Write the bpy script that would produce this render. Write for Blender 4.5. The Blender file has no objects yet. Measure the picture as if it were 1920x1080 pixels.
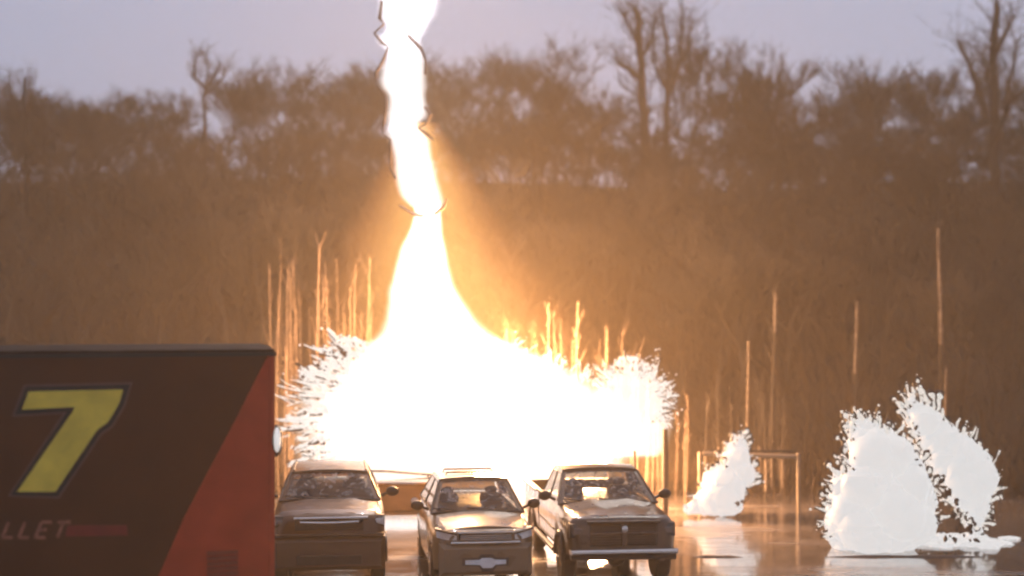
import bpy, bmesh, math, random
from mathutils import Vector, Matrix, noise

# ------------------------------------------------------------------ camera
SC = bpy.context.scene
COL = SC.collection
F = 2637.0; CH = 4.6; HZ = 600.0            # focal length in photo pixels, eye height, horizon row

cd = bpy.data.cameras.new('camera')
cam = bpy.data.objects.new('camera', cd); COL.objects.link(cam)
cam.location = (0, 0, CH); cam.rotation_euler = (math.radians(90), 0, 0)
cd.sensor_width = 36.0; cd.lens = 36.0 * F / 1920.0
cd.shift_y = (HZ - 540.0) / 1920.0
cd.clip_end = 1000; cd.clip_start = 0.1
cd.dof.use_dof = True; cd.dof.focus_distance = 23.6; cd.dof.aperture_fstop = 0.34
SC.camera = cam

# ------------------------------------------------------------------ world / sky
W = bpy.data.worlds.new('World'); SC.world = W; W.use_nodes = True
nt = W.node_tree; nt.nodes.clear()
SUN_EL = math.radians(52); SUN_ROT = math.radians(20)
sky = nt.nodes.new('ShaderNodeTexSky'); sky.sky_type = 'NISHITA'; sky.sun_disc = False
sky.sun_elevation = SUN_EL; sky.sun_rotation = SUN_ROT
sky.air_density = 1.0; sky.dust_density = 6.0; sky.ozone_density = 2.0
bg = nt.nodes.new('ShaderNodeBackground'); bg.inputs['Strength'].default_value = 0.10
tc = nt.nodes.new('ShaderNodeTexCoord')
nz = nt.nodes.new('ShaderNodeTexNoise'); nz.inputs['Scale'].default_value = 1.6; nz.inputs['Detail'].default_value = 4
mp = nt.nodes.new('ShaderNodeMapping'); mp.inputs['Scale'].default_value = (1, 1, 2.5)
rp = nt.nodes.new('ShaderNodeValToRGB')
rp.color_ramp.elements[0].position = 0.3; rp.color_ramp.elements[0].color = (3.5, 4.05, 5.8, 1)
rp.color_ramp.elements[1].position = 0.75; rp.color_ramp.elements[1].color = (4.0, 4.5, 6.3, 1)
mx = nt.nodes.new('ShaderNodeMix'); mx.data_type = 'RGBA'; mx.inputs['Factor'].default_value = 0.9   # cloud deck over the clear sky
ow = nt.nodes.new('ShaderNodeOutputWorld')
nt.links.new(tc.outputs['Generated'], mp.inputs['Vector']); nt.links.new(mp.outputs['Vector'], nz.inputs['Vector'])
nt.links.new(nz.outputs['Fac'], rp.inputs['Fac'])
nt.links.new(sky.outputs['Color'], mx.inputs['A']); nt.links.new(rp.outputs['Color'], mx.inputs['B'])
nt.links.new(mx.outputs['Result'], bg.inputs['Color']); nt.links.new(bg.outputs['Background'], ow.inputs['Surface'])

sd = bpy.data.lights.new('sun', 'SUN'); sd.energy = 0.5; sd.angle = math.radians(20); sd.color = (1.0, 0.95, 0.88)
sun = bpy.data.objects.new('sun', sd); COL.objects.link(sun)
# direction towards the sun: high behind the cloud over the wood
sdir = Vector((math.cos(SUN_EL) * math.sin(SUN_ROT), math.cos(SUN_EL) * math.cos(SUN_ROT), math.sin(SUN_EL)))
sun.rotation_euler = sdir.to_track_quat('Z', 'Y').to_euler(); sun.location = sdir * 60

vs = SC.view_settings
vs.view_transform = 'Standard'; vs.look = 'None'; vs.gamma = 1; vs.exposure = 0.0; vs.use_curve_mapping = False
SC.render.engine = 'CYCLES'
SC.cycles.use_denoising = True; SC.cycles.use_light_tree = False
W.cycles.sampling_method = 'MANUAL'; W.cycles.sample_map_resolution = 256
SC.cycles.volume_bounces = 0; SC.cycles.max_bounces = 3; SC.cycles.diffuse_bounces = 1; SC.cycles.glossy_bounces = 2
SC.cycles.transparent_max_bounces = 16
SC.cycles.volume_step_rate = 2.0; SC.cycles.volume_max_steps = 96
SC.cycles.filter_width = 2.2
SC.cycles.use_adaptive_sampling = True; SC.cycles.adaptive_threshold = 0.06; SC.cycles.adaptive_min_samples = 12
SC.cycles.sample_clamp_indirect = 4.0

HAZE_DENSITY = 0.0028
HAZE_COLOR = (0.98, 0.77, 0.52)
FIRE_W = 25500.0
BOLT_W = 1000.0

R = math.radians
def at(px, py, d): return Vector(((px - 960.0) * d / F, d, CH - (py - HZ) * d / F))
def gx(px, d): return (px - 960.0) * d / F

# ------------------------------------------------------------------ materials
MATS = {}
def srgb(r, g, b):
    f = lambda c: (c / 255.0 / 12.92) if c < 11 else ((c / 255.0 + 0.055) / 1.055) ** 2.4
    return (f(r), f(g), f(b))

def pmat(name, col, rough=0.5, metal=0.0, var=0.15, scale=6.0, spec=0.5, coat=0.0, bump=0.0, bscale=40.0, emis=None, estr=0.0, rvar=0.0):
    m = bpy.data.materials.new(name); m.use_nodes = True
    t = m.node_tree; b = t.nodes['Principled BSDF']
    c = t.nodes.new('ShaderNodeTexCoord')
    n = t.nodes.new('ShaderNodeTexNoise'); n.inputs['Scale'].default_value = scale; n.inputs['Detail'].default_value = 6
    r = t.nodes.new('ShaderNodeValToRGB')
    lo = [max(0, x * (1 - var)) for x in col]; hi = [min(1, x * (1 + var)) for x in col]
    r.color_ramp.elements[0].position = 0.3; r.color_ramp.elements[0].color = (*lo, 1)
    r.color_ramp.elements[1].position = 0.7; r.color_ramp.elements[1].color = (*hi, 1)
    t.links.new(c.outputs['Object'], n.inputs['Vector']); t.links.new(n.outputs['Fac'], r.inputs['Fac'])
    t.links.new(r.outputs['Color'], b.inputs['Base Color'])
    b.inputs['Roughness'].default_value = rough; b.inputs['Metallic'].default_value = metal
    b.inputs['Specular IOR Level'].default_value = spec
    b.inputs['Coat Weight'].default_value = coat; b.inputs['Coat Roughness'].default_value = 0.05
    if name.startswith('paint'): b.inputs['Coat IOR'].default_value = 1.45      # wet paint
    if rvar:
        mr = t.nodes.new('ShaderNodeMapRange')
        mr.inputs['From Min'].default_value = 0.3; mr.inputs['From Max'].default_value = 0.7
        mr.inputs['To Min'].default_value = max(0.02, rough - rvar); mr.inputs['To Max'].default_value = min(1, rough + rvar)
        t.links.new(n.outputs['Fac'], mr.inputs['Value']); t.links.new(mr.outputs['Result'], b.inputs['Roughness'])
    if bump:
        n2 = t.nodes.new('ShaderNodeTexNoise'); n2.inputs['Scale'].default_value = bscale; n2.inputs['Detail'].default_value = 4
        bp = t.nodes.new('ShaderNodeBump'); bp.inputs['Strength'].default_value = bump; bp.inputs['Distance'].default_value = 0.02
        t.links.new(c.outputs['Object'], n2.inputs['Vector']); t.links.new(n2.outputs['Fac'], bp.inputs['Height'])
        t.links.new(bp.outputs['Normal'], b.inputs['Normal'])
    if emis:
        b.inputs['Emission Color'].default_value = (*emis, 1); b.inputs['Emission Strength'].default_value = estr
    MATS[name] = m
    return m

pmat('trailer_dark', (0.088, 0.027, 0.008), 0.5, coat=0.0, spec=0.3, var=0.2, scale=1.5, rvar=0.12)
pmat('trailer_red', (0.44, 0.055, 0.022), 0.5, coat=0.0, spec=0.3, var=0.2, scale=2.0)
pmat('number_yellow', (0.78, 0.56, 0.07), 0.5, var=0.15, scale=3)
pmat('number_black', (0.012, 0.008, 0.007), 0.5)
pmat('number_maroon', (0.13, 0.060, 0.045), 0.5)
pmat('script_tan', (0.30, 0.105, 0.06), 0.5, var=0.3, scale=10)
pmat('stripe_red', (0.20, 0.022, 0.012), 0.5)
pmat('roof_grey', (0.035, 0.022, 0.015), 0.9, spec=0.1, var=0.3, scale=2)
pmat('louvre_brown', (0.24, 0.04, 0.018), 0.5)
pmat('smoked_lens', (0.10, 0.085, 0.07), 0.15, coat=1.0)
pmat('aluminium', (0.55, 0.52, 0.5), 0.35, metal=0.8, var=0.12)
pmat('white_plastic', (0.75, 0.72, 0.68), 0.35)
pmat('black_trim', (0.012, 0.011, 0.010), 0.45, bump=0.1)
pmat('rubber', (0.015, 0.014, 0.013), 0.75, bump=0.3)
pmat('glass', (0.035, 0.035, 0.035), 0.04, spec=0.9, coat=1.0, var=0.1)
pmat('lamp_lens', (0.6, 0.58, 0.53), 0.12, coat=1.0, spec=0.8)
pmat('red_lens', (0.20, 0.02, 0.015), 0.2, coat=1.0)
pmat('chrome', (0.72, 0.66, 0.58), 0.15, metal=1.0, var=0.06)
pmat('plate_white', (0.8, 0.8, 0.78), 0.3, emis=None)
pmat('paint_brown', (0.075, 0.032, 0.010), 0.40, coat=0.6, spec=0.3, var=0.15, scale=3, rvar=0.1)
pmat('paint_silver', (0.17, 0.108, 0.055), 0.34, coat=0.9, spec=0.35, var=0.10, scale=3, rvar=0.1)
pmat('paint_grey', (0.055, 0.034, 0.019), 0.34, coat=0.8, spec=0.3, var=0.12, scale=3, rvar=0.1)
pmat('paint_tan', (0.30, 0.16, 0.06), 0.45, coat=0.3, var=0.2, scale=3)
pmat('steel_dark', (0.03, 0.027, 0.025), 0.5, metal=0.3)
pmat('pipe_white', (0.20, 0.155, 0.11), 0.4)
pmat('post_dark', (0.06, 0.04, 0.03), 0.7)
pmat('bark', (0.020, 0.014, 0.010), 0.9, var=0.35, scale=4, bump=0.4, bscale=12)
pmat('bark_dark', (0.018, 0.013, 0.011), 0.9, var=0.3, scale=4, bump=0.4, bscale=12)
pmat('bark_grey', (0.026, 0.020, 0.015), 0.9, var=0.3, scale=4, bump=0.4, bscale=12)
pmat('twig', (0.024, 0.020, 0.016), 0.95, var=0.3, scale=1.0)
pmat('twig_green', (0.024, 0.024, 0.015), 0.95, var=0.3, scale=1.0)
pmat('bark_lit', (0.11, 0.085, 0.065), 0.85, var=0.5, scale=9, bump=0.3, bscale=10)  # trunk caught by the flash, lit tone put into the colour
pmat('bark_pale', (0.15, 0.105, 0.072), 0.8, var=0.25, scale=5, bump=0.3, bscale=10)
pmat('brush', (0.029, 0.018, 0.010), 0.95, var=0.3, scale=0.15)
pmat('leaf_litter', (0.028, 0.018, 0.010), 0.95, var=0.3, scale=0.3, bump=0.6, bscale=2)
pmat('kerb_stone', (0.06, 0.045, 0.04), 0.6, var=0.3, scale=4, bump=0.3, bscale=20)
pmat('contour', (0.012, 0.010, 0.009), 0.6, var=0.4)  # dark contours added round the white spray, and debris flecks
pmat('spray', (0.02, 0.02, 0.02), 0.6, var=0.06, scale=1.2, emis=(0.97, 0.985, 1.0), estr=0.73)  # brightness of lit spray put in as its own glow
pmat('spray_rim_glow', (0.02, 0.02, 0.02), 0.6, emis=(1.0, 0.97, 0.93), estr=0.9)  # rim spray given its own glow, white as the blast
pmat('fringe', (0.06, 0.045, 0.04), 0.8)
pmat('seat', (0.06, 0.045, 0.035), 0.8)
pmat('glow_white', (0.8, 0.76, 0.7), 0.3, emis=(1.0, 0.95, 0.88), estr=0.55)  # pale fittings brightened by an added glow
pmat('spray_warm', (0.02, 0.02, 0.02), 0.6, var=0.06, scale=1.2, emis=(1.0, 0.97, 0.92), estr=0.72)  # droplet glow stands in for light caught by the spray

def clear_glass():
    m = bpy.data.materials.new('car_glass'); m.use_nodes = True; t = m.node_tree; t.nodes.clear()
    o = t.nodes.new('ShaderNodeOutputMaterial'); tr_ = t.nodes.new('ShaderNodeBsdfTransparent'); tr_.inputs[0].default_value = (0.50, 0.50, 0.46, 1)
    gl = t.nodes.new('ShaderNodeBsdfGlossy'); gl.inputs['Roughness'].default_value = 0.04
    fr = t.nodes.new('ShaderNodeFresnel'); fr.inputs['IOR'].default_value = 1.55
    c = t.nodes.new('ShaderNodeTexCoord'); n = t.nodes.new('ShaderNodeTexNoise'); n.inputs['Scale'].default_value = 5; n.inputs['Detail'].default_value = 5; n.inputs['Distortion'].default_value = 2.0
    df = t.nodes.new('ShaderNodeBsdfDiffuse'); df.inputs[0].default_value = (0.35, 0.33, 0.30, 1)  # pale swirls painted for light seen through and off the glass
    mr = t.nodes.new('ShaderNodeMapRange'); mr.inputs['From Min'].default_value = 0.5; mr.inputs['From Max'].default_value = 0.62; mr.inputs['To Max'].default_value = 0.45
    t.links.new(c.outputs['Object'], n.inputs['Vector']); t.links.new(n.outputs['Fac'], mr.inputs['Value'])
    a = t.nodes.new('ShaderNodeMixShader'); b = t.nodes.new('ShaderNodeMixShader')
    t.links.new(mr.outputs[0], a.inputs[0]); t.links.new(tr_.outputs[0], a.inputs[1]); t.links.new(df.outputs[0], a.inputs[2])
    t.links.new(fr.outputs[0], b.inputs[0]); t.links.new(a.outputs[0], b.inputs[1]); t.links.new(gl.outputs[0], b.inputs[2])
    t.links.new(b.outputs[0], o.inputs['Surface']); MATS['car_glass'] = m
clear_glass()

def asphalt():
    m = bpy.data.materials.new('wet_asphalt'); m.use_nodes = True; t = m.node_tree; b = t.nodes['Principled BSDF']
    c = t.nodes.new('ShaderNodeTexCoord')
    n = t.nodes.new('ShaderNodeTexNoise'); n.inputs['Scale'].default_value = 0.35; n.inputs['Detail'].default_value = 5; n.inputs['Roughness'].default_value = 0.6
    mpn = t.nodes.new('ShaderNodeMapping'); mpn.inputs['Scale'].default_value = (0.45, 1.3, 1)
    t.links.new(c.outputs['Object'], mpn.inputs['Vector']); t.links.new(mpn.outputs['Vector'], n.inputs['Vector'])
    r = t.nodes.new('ShaderNodeMapRange'); r.inputs['From Min'].default_value = 0.46; r.inputs['From Max'].default_value = 0.64
    r.inputs['To Min'].default_value = 0.07; r.inputs['To Max'].default_value = 0.34
    t.links.new(n.outputs['Fac'], r.inputs['Value']); t.links.new(r.outputs['Result'], b.inputs['Roughness'])
    n2 = t.nodes.new('ShaderNodeTexNoise'); n2.inputs['Scale'].default_value = 2.2; n2.inputs['Detail'].default_value = 8
    cr = t.nodes.new('ShaderNodeValToRGB')
    cr.color_ramp.elements[0].position = 0.3; cr.color_ramp.elements[0].color = (0.095, 0.080, 0.072, 1)
    cr.color_ramp.elements[1].position = 0.75; cr.color_ramp.elements[1].color = (0.18, 0.152, 0.135, 1)
    t.links.new(c.outputs['Object'], n2.inputs['Vector']); t.links.new(n2.outputs['Fac'], cr.inputs['Fac'])
    t.links.new(cr.outputs['Color'], b.inputs['Base Color'])
    n3 = t.nodes.new('ShaderNodeTexNoise'); n3.inputs['Scale'].default_value = 2.6; n3.inputs['Detail'].default_value = 6
    t.links.new(c.outputs['Object'], n3.inputs['Vector'])
    bp = t.nodes.new('ShaderNodeBump'); bp.inputs['Strength'].default_value = 0.34; bp.inputs['Distance'].default_value = 0.03
    t.links.new(n3.outputs['Fac'], bp.inputs['Height']); t.links.new(bp.outputs['Normal'], b.inputs['Normal'])
    b.inputs['Specular IOR Level'].default_value = 0.9
    cw = t.nodes.new('ShaderNodeMapRange'); cw.inputs['From Min'].default_value = 0.47; cw.inputs['From Max'].default_value = 0.62; cw.inputs['To Min'].default_value = 1.0; cw.inputs['To Max'].default_value = 0.25
    t.links.new(n.outputs['Fac'], cw.inputs['Value']); t.links.new(cw.outputs['Result'], b.inputs['Coat Weight'])   # the film of rain water, in patches
    b.inputs['Coat Roughness'].default_value = 0.07; b.inputs['Coat IOR'].default_value = 1.65
    MATS['wet_asphalt'] = m
asphalt()

# ------------------------------------------------------------------ mesh helpers
class MB:
    def __init__(s): s.v = []; s.f = []
    def add(s, vs, fs):
        o = len(s.v); s.v += [tuple(p) for p in vs]; s.f += [tuple(i + o for i in q) for q in fs]; return s
    def box(s, x0, x1, y0, y1, z0, z1):
        return s.add([(x0,y0,z0),(x1,y0,z0),(x1,y1,z0),(x0,y1,z0),(x0,y0,z1),(x1,y0,z1),(x1,y1,z1),(x0,y1,z1)],
                     [(0,3,2,1),(4,5,6,7),(0,1,5,4),(1,2,6,5),(2,3,7,6),(3,0,4,7)])
    def loft(s, rings, cap=True):
        n = len(rings[0]); o = len(s.v)
        for r in rings: s.v += [tuple(p) for p in r]
        for i in range(len(rings) - 1):
            for j in range(n):
                a = o + i*n + j; b = o + i*n + (j+1) % n
                s.f.append((a, b, b + n, a + n))
        if cap:
            s.f.append(tuple(o + j for j in range(n))[::-1]); s.f.append(tuple(o + (len(rings)-1)*n + j for j in range(n)))
        return s
    def tube(s, pts, rad, n=6, cap=True):
        pts = [Vector(p) for p in pts]; rings = []
        if not hasattr(rad, '__len__'): rad = [rad] * len(pts)
        for i, p in enumerate(pts):
            d = (pts[min(i+1, len(pts)-1)] - pts[max(i-1, 0)])
            if d.length < 1e-9: d = Vector((0,0,1))
            d.normalize(); u = d.cross(Vector((0.31, 0.95, 0.02)));
            if u.length < 1e-3: u = d.cross(Vector((1,0,0)))
            u.normalize(); w = d.cross(u)
            rings.append([p + (u*math.cos(2*math.pi*k/n) + w*math.sin(2*math.pi*k/n)) * rad[i] for k in range(n)])
        return s.loft(rings, cap)
    def lathe_x(s, prof, n=20):              # profile (x, r) turned about the x axis
        return s.loft([[(x, r*math.cos(2*math.pi*k/n), r*math.sin(2*math.pi*k/n)) for k in range(n)] for x, r in prof])
    def poly(s, pts, thick, axis=Vector((0,1,0))):     # flat outline pts, given thickness along axis
        n = len(pts); a = [Vector(p) for p in pts]; b = [p + axis*thick for p in a]
        o = len(s.v); s.v += [tuple(p) for p in a + b]
        s.f.append(tuple(o + i for i in range(n))); s.f.append(tuple(o + n + i for i in range(n))[::-1])
        for i in range(n): s.f.append((o + (i+1) % n, o + i, o + n + i, o + n + (i+1) % n))
        return s
    def ico(s, c, r, sub=1, sx=1, sy=1, sz=1, rot=None, disp=0.0, seed=0):
        V, Fc = ICO[sub]
        out = []
        for p in V:
            k = 1.0
            if disp: k += disp * noise.noise(Vector(p) * 1.7 + Vector((seed*3.1, seed*1.7, seed*5.3)))
            q = Vector((p[0]*sx*r*k, p[1]*sy*r*k, p[2]*sz*r*k))
            if rot: q = rot @ q
            out.append(q + Vector(c))
        return s.add(out, Fc)
    def build(s, name, mat, parent=None, smooth=True):
        me = bpy.data.meshes.new(name); me.from_pydata(s.v, [], s.f); me.update()
        bm = bmesh.new(); bm.from_mesh(me); bmesh.ops.recalc_face_normals(bm, faces=bm.faces); bm.to_mesh(me); bm.free()
        if smooth:
            me.polygons.foreach_set('use_smooth', [True] * len(me.polygons))
            try: me.set_sharp_from_angle(angle=R(38))
            except Exception: pass
        me.materials.append(MATS[mat] if isinstance(mat, str) else mat)
        o = bpy.data.objects.new(name, me); COL.objects.link(o)
        if parent: o.parent = parent
        return o

ICO = {}
for sub in (1, 2, 3):
    b = bmesh.new(); bmesh.ops.create_icosphere(b, subdivisions=sub, radius=1.0)
    b.verts.ensure_lookup_table()
    ICO[sub] = ([tuple(v.co) for v in b.verts], [tuple(v.index for v in f.verts) for f in b.faces]); b.free()

def tag(o, label=None, cat=None, group=None, kind=None):
    if label: o['label'] = label
    if cat: o['category'] = cat
    if group: o['group'] = group
    if kind: o['kind'] = kind
    return o
def empty(name, loc=(0,0,0), rz=0.0):
    o = bpy.data.objects.new(name, None); COL.objects.link(o); o.location = loc; o.rotation_euler = (0,0,rz); o.empty_display_size = 0.3
    return o

# ------------------------------------------------------------------ ground, kerb, hillside
def hill_z(x, y):
    y0 = 36.5 + 1.2*math.sin(x*0.13) + (0.6 if x > 4 else 0)
    t = max(0.0, min(1.0, (y - y0) / 30.0))
    z = (11.2 + 1.2*noise.noise(Vector((x*0.09, 2.0, 0.5)))) * (t*t*(3 - 2*t)) ** 0.85
    if y > 66: z += (y - 66) * 0.03
    z += 0.35 * min(1, t*6) * noise.noise(Vector((x*0.12, y*0.12, 1.3))) * 2
    return z
g = MB(); N = 24
for j in range(N + 1):
    for i in range(N + 1): g.v.append((-140 + 280*i/N, -50 + 220*j/N, 0))
for j in range(N):
    for i in range(N):
        a = j*(N+1) + i; g.f.append((a, a+1, a+N+2, a+N+1))
tag(g.build('car_park_ground', 'wet_asphalt'), kind='structure')
h = MB(); NX, NY = 150, 70
for j in range(NY + 1):
    for i in range(NX + 1):
        x = -110 + 220*i/NX; y = 34 + 80*(j/NY)**1.3
        h.v.append((x, y, hill_z(x, y) - 0.06))
for j in range(NY):
    for i in range(NX):
        a = j*(NX+1) + i; h.f.append((a, a+1, a+NX+2, a+NX+1))
tag(h.build('hillside', 'leaf_litter'), kind='structure')
k = MB()
y0 = 27.25
for (a, b) in ((gx(1300, y0), gx(1392, y0)), (gx(1548, y0), gx(1856, y0))):
    n = 8
    rings = []
    for i in range(n + 1):
        x = a + (b-a)*i/n; yy = y0 + 0.05*noise.noise(Vector((x, 0, 0)))
        tp = min(1.0, 0.15 + 4.0*min(i, n - i)/n); hk = 0.034*tp*(0.8 + 0.4*noise.noise(Vector((x*2.3, 4, 0))))
        rings.append([(x, yy, 0.0), (x, yy + 0.02, hk), (x, yy + 0.10*tp, hk*1.1), (x, yy + 0.16*tp + 0.01, 0.0)])
    k.loft(rings)
tag(k.build('kerb', 'kerb_stone'), kind='structure')

# ------------------------------------------------------------------ race trailer
TR = R(19.0)
TC = Vector((gx(511, 18.0), 18.0, 0))
tr = empty('enclosed_trailer', TC, TR)
tag(tr, 'dark brown enclosed trailer with red rear corner and big yellow number 7', 'trailer')
ax = Vector((math.cos(TR), math.sin(TR), 0)); ay = Vector((-math.sin(TR), math.cos(TR), 0))
def side(px, py, out=0.0):                   # a point of the picture on the trailer's near side wall, in trailer coordinates
    d = Vector(((px - 960)/F, 1.0, -(py - HZ)/F)); o = Vector((0, 0, CH))
    nrm = -ay; t = (TC - o).dot(nrm) / d.dot(nrm); p = o + d*t - TC
    return Vector((p.dot(ax), -out, p.z))
ZT = side(505, 655).z
TL = 8.6
b = MB(); b.box(-TL, -0.04, 0, 2.5, 1.0, ZT - 0.03); b.build('body_wall', 'trailer_dark', tr, smooth=False)
b = MB()
b.loft([[(x, -0.03, ZT - 0.035), (x, -0.03, ZT + 0.0), (x, 0.35, ZT + 0.035), (x, 1.25, ZT + 0.055), (x, 2.15, ZT + 0.035), (x, 2.53, ZT), (x, 2.53, ZT - 0.035)] for x in (-TL, -TL/2, 0.02)])
b.build('roof', 'roof_grey', tr)
b = MB(); b.box(-TL, 0.045, -0.034, -0.004, ZT - 0.085, ZT - 0.037); b.build('roof_rail', 'black_trim', tr, smooth=False)
for yy in (0.0, 2.46):
    b = MB(); b.box(-0.04, 0.025, yy - 0.012, yy + 0.05, 1.0, ZT - 0.088); b.build('corner_post', 'trailer_red' if yy == 0 else 'aluminium', tr, smooth=False)
b = MB(); b.box(-0.035, 0.012, 0.052, 2.44, 1.02, ZT - 0.09); b.build('rear_door', 'aluminium', tr, smooth=False)
b = MB(); b.box(-TL, 0.0, -0.015, 2.515, 0.86, 0.998); b.build('skirt_rail', 'black_trim', tr, smooth=False)
red = [side(505, 662), side(484, 702), side(440, 790), side(392, 880), side(344, 972), side(306, 1060), side(262, 1160)]
zb = red[-1].z
edge = MB().poly([p + Vector((0, -0.003, 0)) for p in red] + [Vector((-0.042, -0.003, zb)), Vector((-0.042, -0.003, red[0].z))], 0.0028)
edge.build('red_corner_panel', 'trailer_red', tr, smooth=False)
SEV = [(54,734),(231,730),(223,757),(202,792),(182,806),(104,922),(32,922),(136,772),(140,763),(41,768)]
def offset(poly, d):
    n = len(poly); out = []
    A = sum(poly[i][0]*poly[(i+1)%n][1] - poly[(i+1)%n][0]*poly[i][1] for i in range(n)); sg = 1 if A > 0 else -1
    for i in range(n):
        p0, p1, p2 = Vector(poly[i-1]), Vector(poly[i]), Vector(poly[(i+1)%n])
        e1 = (p1-p0).normalized(); e2 = (p2-p1).normalized()
        n1 = Vector((e1.y, -e1.x))*sg; n2 = Vector((e2.y, -e2.x))*sg
        m = n1 + n2; m = m / max(0.6, m.dot(n1)) if m.length > 0.2 else n1
        out.append(p1 + m*d)
    return out
for nm, d, o, mt in (('number_outline', 13, 0.004, 'number_maroon'), ('number_border', 9, 0.008, 'number_black'), ('number_seven', 0, 0.012, 'number_yellow')):
    MB().poly([side(p[0], p[1], o) for p in offset([Vector(q) for q in SEV], d)], 0.003).build(nm, mt, tr, smooth=False)
# slanted script lettering, cut by the picture's edge, with its red tail stripe
LET = {'L': [[(0,0),(0,1)],[(0,1),(0.75,1)]], 'E': [[(0,0),(0,1)],[(0,0),(0.75,0)],[(0,.5),(0.6,.5)],[(0,1),(0.75,1)]], 'T': [[(0.4,0),(0.4,1)],[(-0.05,0),(0.9,0)]]}
for i, ch in enumerate('LLET'):
    x0 = 4 + i*31; b = MB()
    for (p, q) in LET[ch]:
        P = [(x0 + a[0]*26 + (1-a[1])*12, 979 + a[1]*29) for a in (p, q)]
        dx, dy = P[1][0]-P[0][0], P[1][1]-P[0][1]; l = math.hypot(dx, dy); nx, ny = -dy/l*3.2, dx/l*3.2
        b.poly([side(P[0][0]+nx, P[0][1]+ny, .004), side(P[1][0]+nx, P[1][1]+ny, .004), side(P[1][0]-nx, P[1][1]-ny, .004), side(P[0][0]-nx, P[0][1]-ny, .004)], 0.003)
    b.build('script_letter', 'script_tan', tr, smooth=False)
MB().poly([side(126, 985, .004), side(238, 984, .004), side(240, 1004, .004), side(122, 1006, .004)], 0.003).build('tail_stripe', 'stripe_red', tr, smooth=False)
for xs in (-1.22, -2.44, -3.66, -4.88, -6.10):       # wall sheets meet under thin cover strips
    MB().box(xs - 0.012, xs + 0.012, -0.0025, 0.001, 1.0, ZT - 0.09).build('wall_seam', 'trailer_dark', tr, smooth=False)
# small louvre near the rear corner
for i in range(5):
    py = 1034 + i*10
    p = side(388, py, .005); q = side(446, py + 4, .005)
    MB().box(p.x, q.x, -0.02, -0.004, q.z, p.z).build('louvre_slat', 'louvre_brown', tr, smooth=False)
# white oval fitting on the rear corner, brightness put in as glow
p = side(512, 825); b = MB(); b.ico((0.055, 0.0, p.z), 0.165, 3, 0.30, 0.5, 1.0); lm = b.build('oval_fitting', 'glow_white', tr)
b = MB(); b.ico((0.055, 0.035, p.z - .01), 0.20, 3, 0.40, 0.4, 1.05); b.build('fitting_backing', 'black_trim', lm)
b = MB(); b.box(-TL + 0.4, -0.2, 0.5, 2.0, 0.6, 0.85); b.build('chassis', 'steel_dark', tr, smooth=False)
for (x, y) in ((-1.9, 0.22), (-1.9, 2.28), (-2.8, 0.22), (-2.8, 2.28), (-7.6, 0.4), (-7.6, 2.1)):
    w = MB(); w.lathe_x([(-0.13, 0.28), (-0.13, 0.38), (-0.09, 0.42), (0.09, 0.42), (0.13, 0.38), (0.13, 0.28)], 20)
    o = w.build('wheel', 'rubber', tr); o.location = (x, y, 0.42); o.rotation_euler = (0, 0, R(90))

# ------------------------------------------------------------------ vehicles (front towards -y, origin on the ground in the middle)
def wheel(parent, x, y, r, wdt, sgn):
    w = MB(); w.lathe_x([(-wdt/2, r*0.62), (-wdt/2, r*0.9), (-wdt*0.36, r), (wdt*0.36, r), (wdt/2, r*0.9), (wdt/2, r*0.62)], 24)
    hub = empty('wheel', (x, y, r)); hub.parent = parent
    w.build('tyre', 'rubber', hub)
    rm = MB(); xo = sgn*wdt*0.42
    rm.lathe_x([(xo - 0.02, r*0.63), (xo + sgn*0.01, r*0.63), (xo + sgn*0.01, r*0.54), (xo - sgn*0.05, r*0.5), (xo - sgn*0.05, r*0.02)], 20)
    for k in range(5):
        a = 2*math.pi*k/5
        c, s_ = math.cos(a), math.sin(a)
        rm.tube([(xo - sgn*0.02, 0.03*c, 0.03*s_), (xo, r*0.55*c, r*0.55*s_)], [0.05, 0.035], 4)
    rm.build('rim', 'chrome', hub)

def body_loft(stations, wheels, wr, zbot, crown=0.03):
    """stations: (y, half width, top z, shoulder z); arches are cut by lifting the sill over the wheels"""
    ys = sorted(set([s[0] for s in stations]))
    y_all = []
    yy = ys[0]
    while yy < ys[-1] - 1e-6: y_all.append(yy); yy += 0.07
    y_all += [ys[-1]]
    m = MB(); rings = []
    def interp(y, k):
        for a, b in zip(stations[:-1], stations[1:]):
            if a[0] <= y <= b[0]:
                t = (y - a[0]) / max(1e-6, b[0]-a[0]); t = t*t*(3-2*t) if k != 1 else t
                return a[k] + (b[k]-a[k])*t
        return stations[-1][k]
    L = ys[-1] - ys[0]
    for y in y_all:
        w, zt, zs = interp(y, 1), interp(y, 2), interp(y, 3)
        z0 = zbot
        e = min(y - ys[0], ys[-1] - y)
        if e < 0.5: z0 += 0.06*(1 - e/0.5)
        for wy in wheels:
            dd = abs(y - wy)
            if dd < wr*1.18: z0 = max(z0, math.sqrt((wr*1.18)**2 - dd*dd) + wr*0.98)
        z0 = min(z0, zs - 0.08)
        zm = (z0 + zs) / 2
        k5 = min(0.12, (zs - z0)*0.3)
        half = [(w*0.90, z0), (w*0.97, z0 + 0.05*min(1, (zs-z0))), (w*1.0, zm), (w*0.998, zs - k5), (w*0.985, zs - k5*0.4), (w*0.955, zs), (w*0.91, (zs + zt)/2 + 0.012), (w*0.84, zt), (w*0.65, zt + crown*0.5), (w*0.35, zt + crown*0.9), (0, zt + crown)]
        ring = [(x, y, z) for x, z in half] + [(-x, y, z) for x, z in half[-2::-1]]
        rings.append(ring)
    m.loft(rings)
    return m

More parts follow.
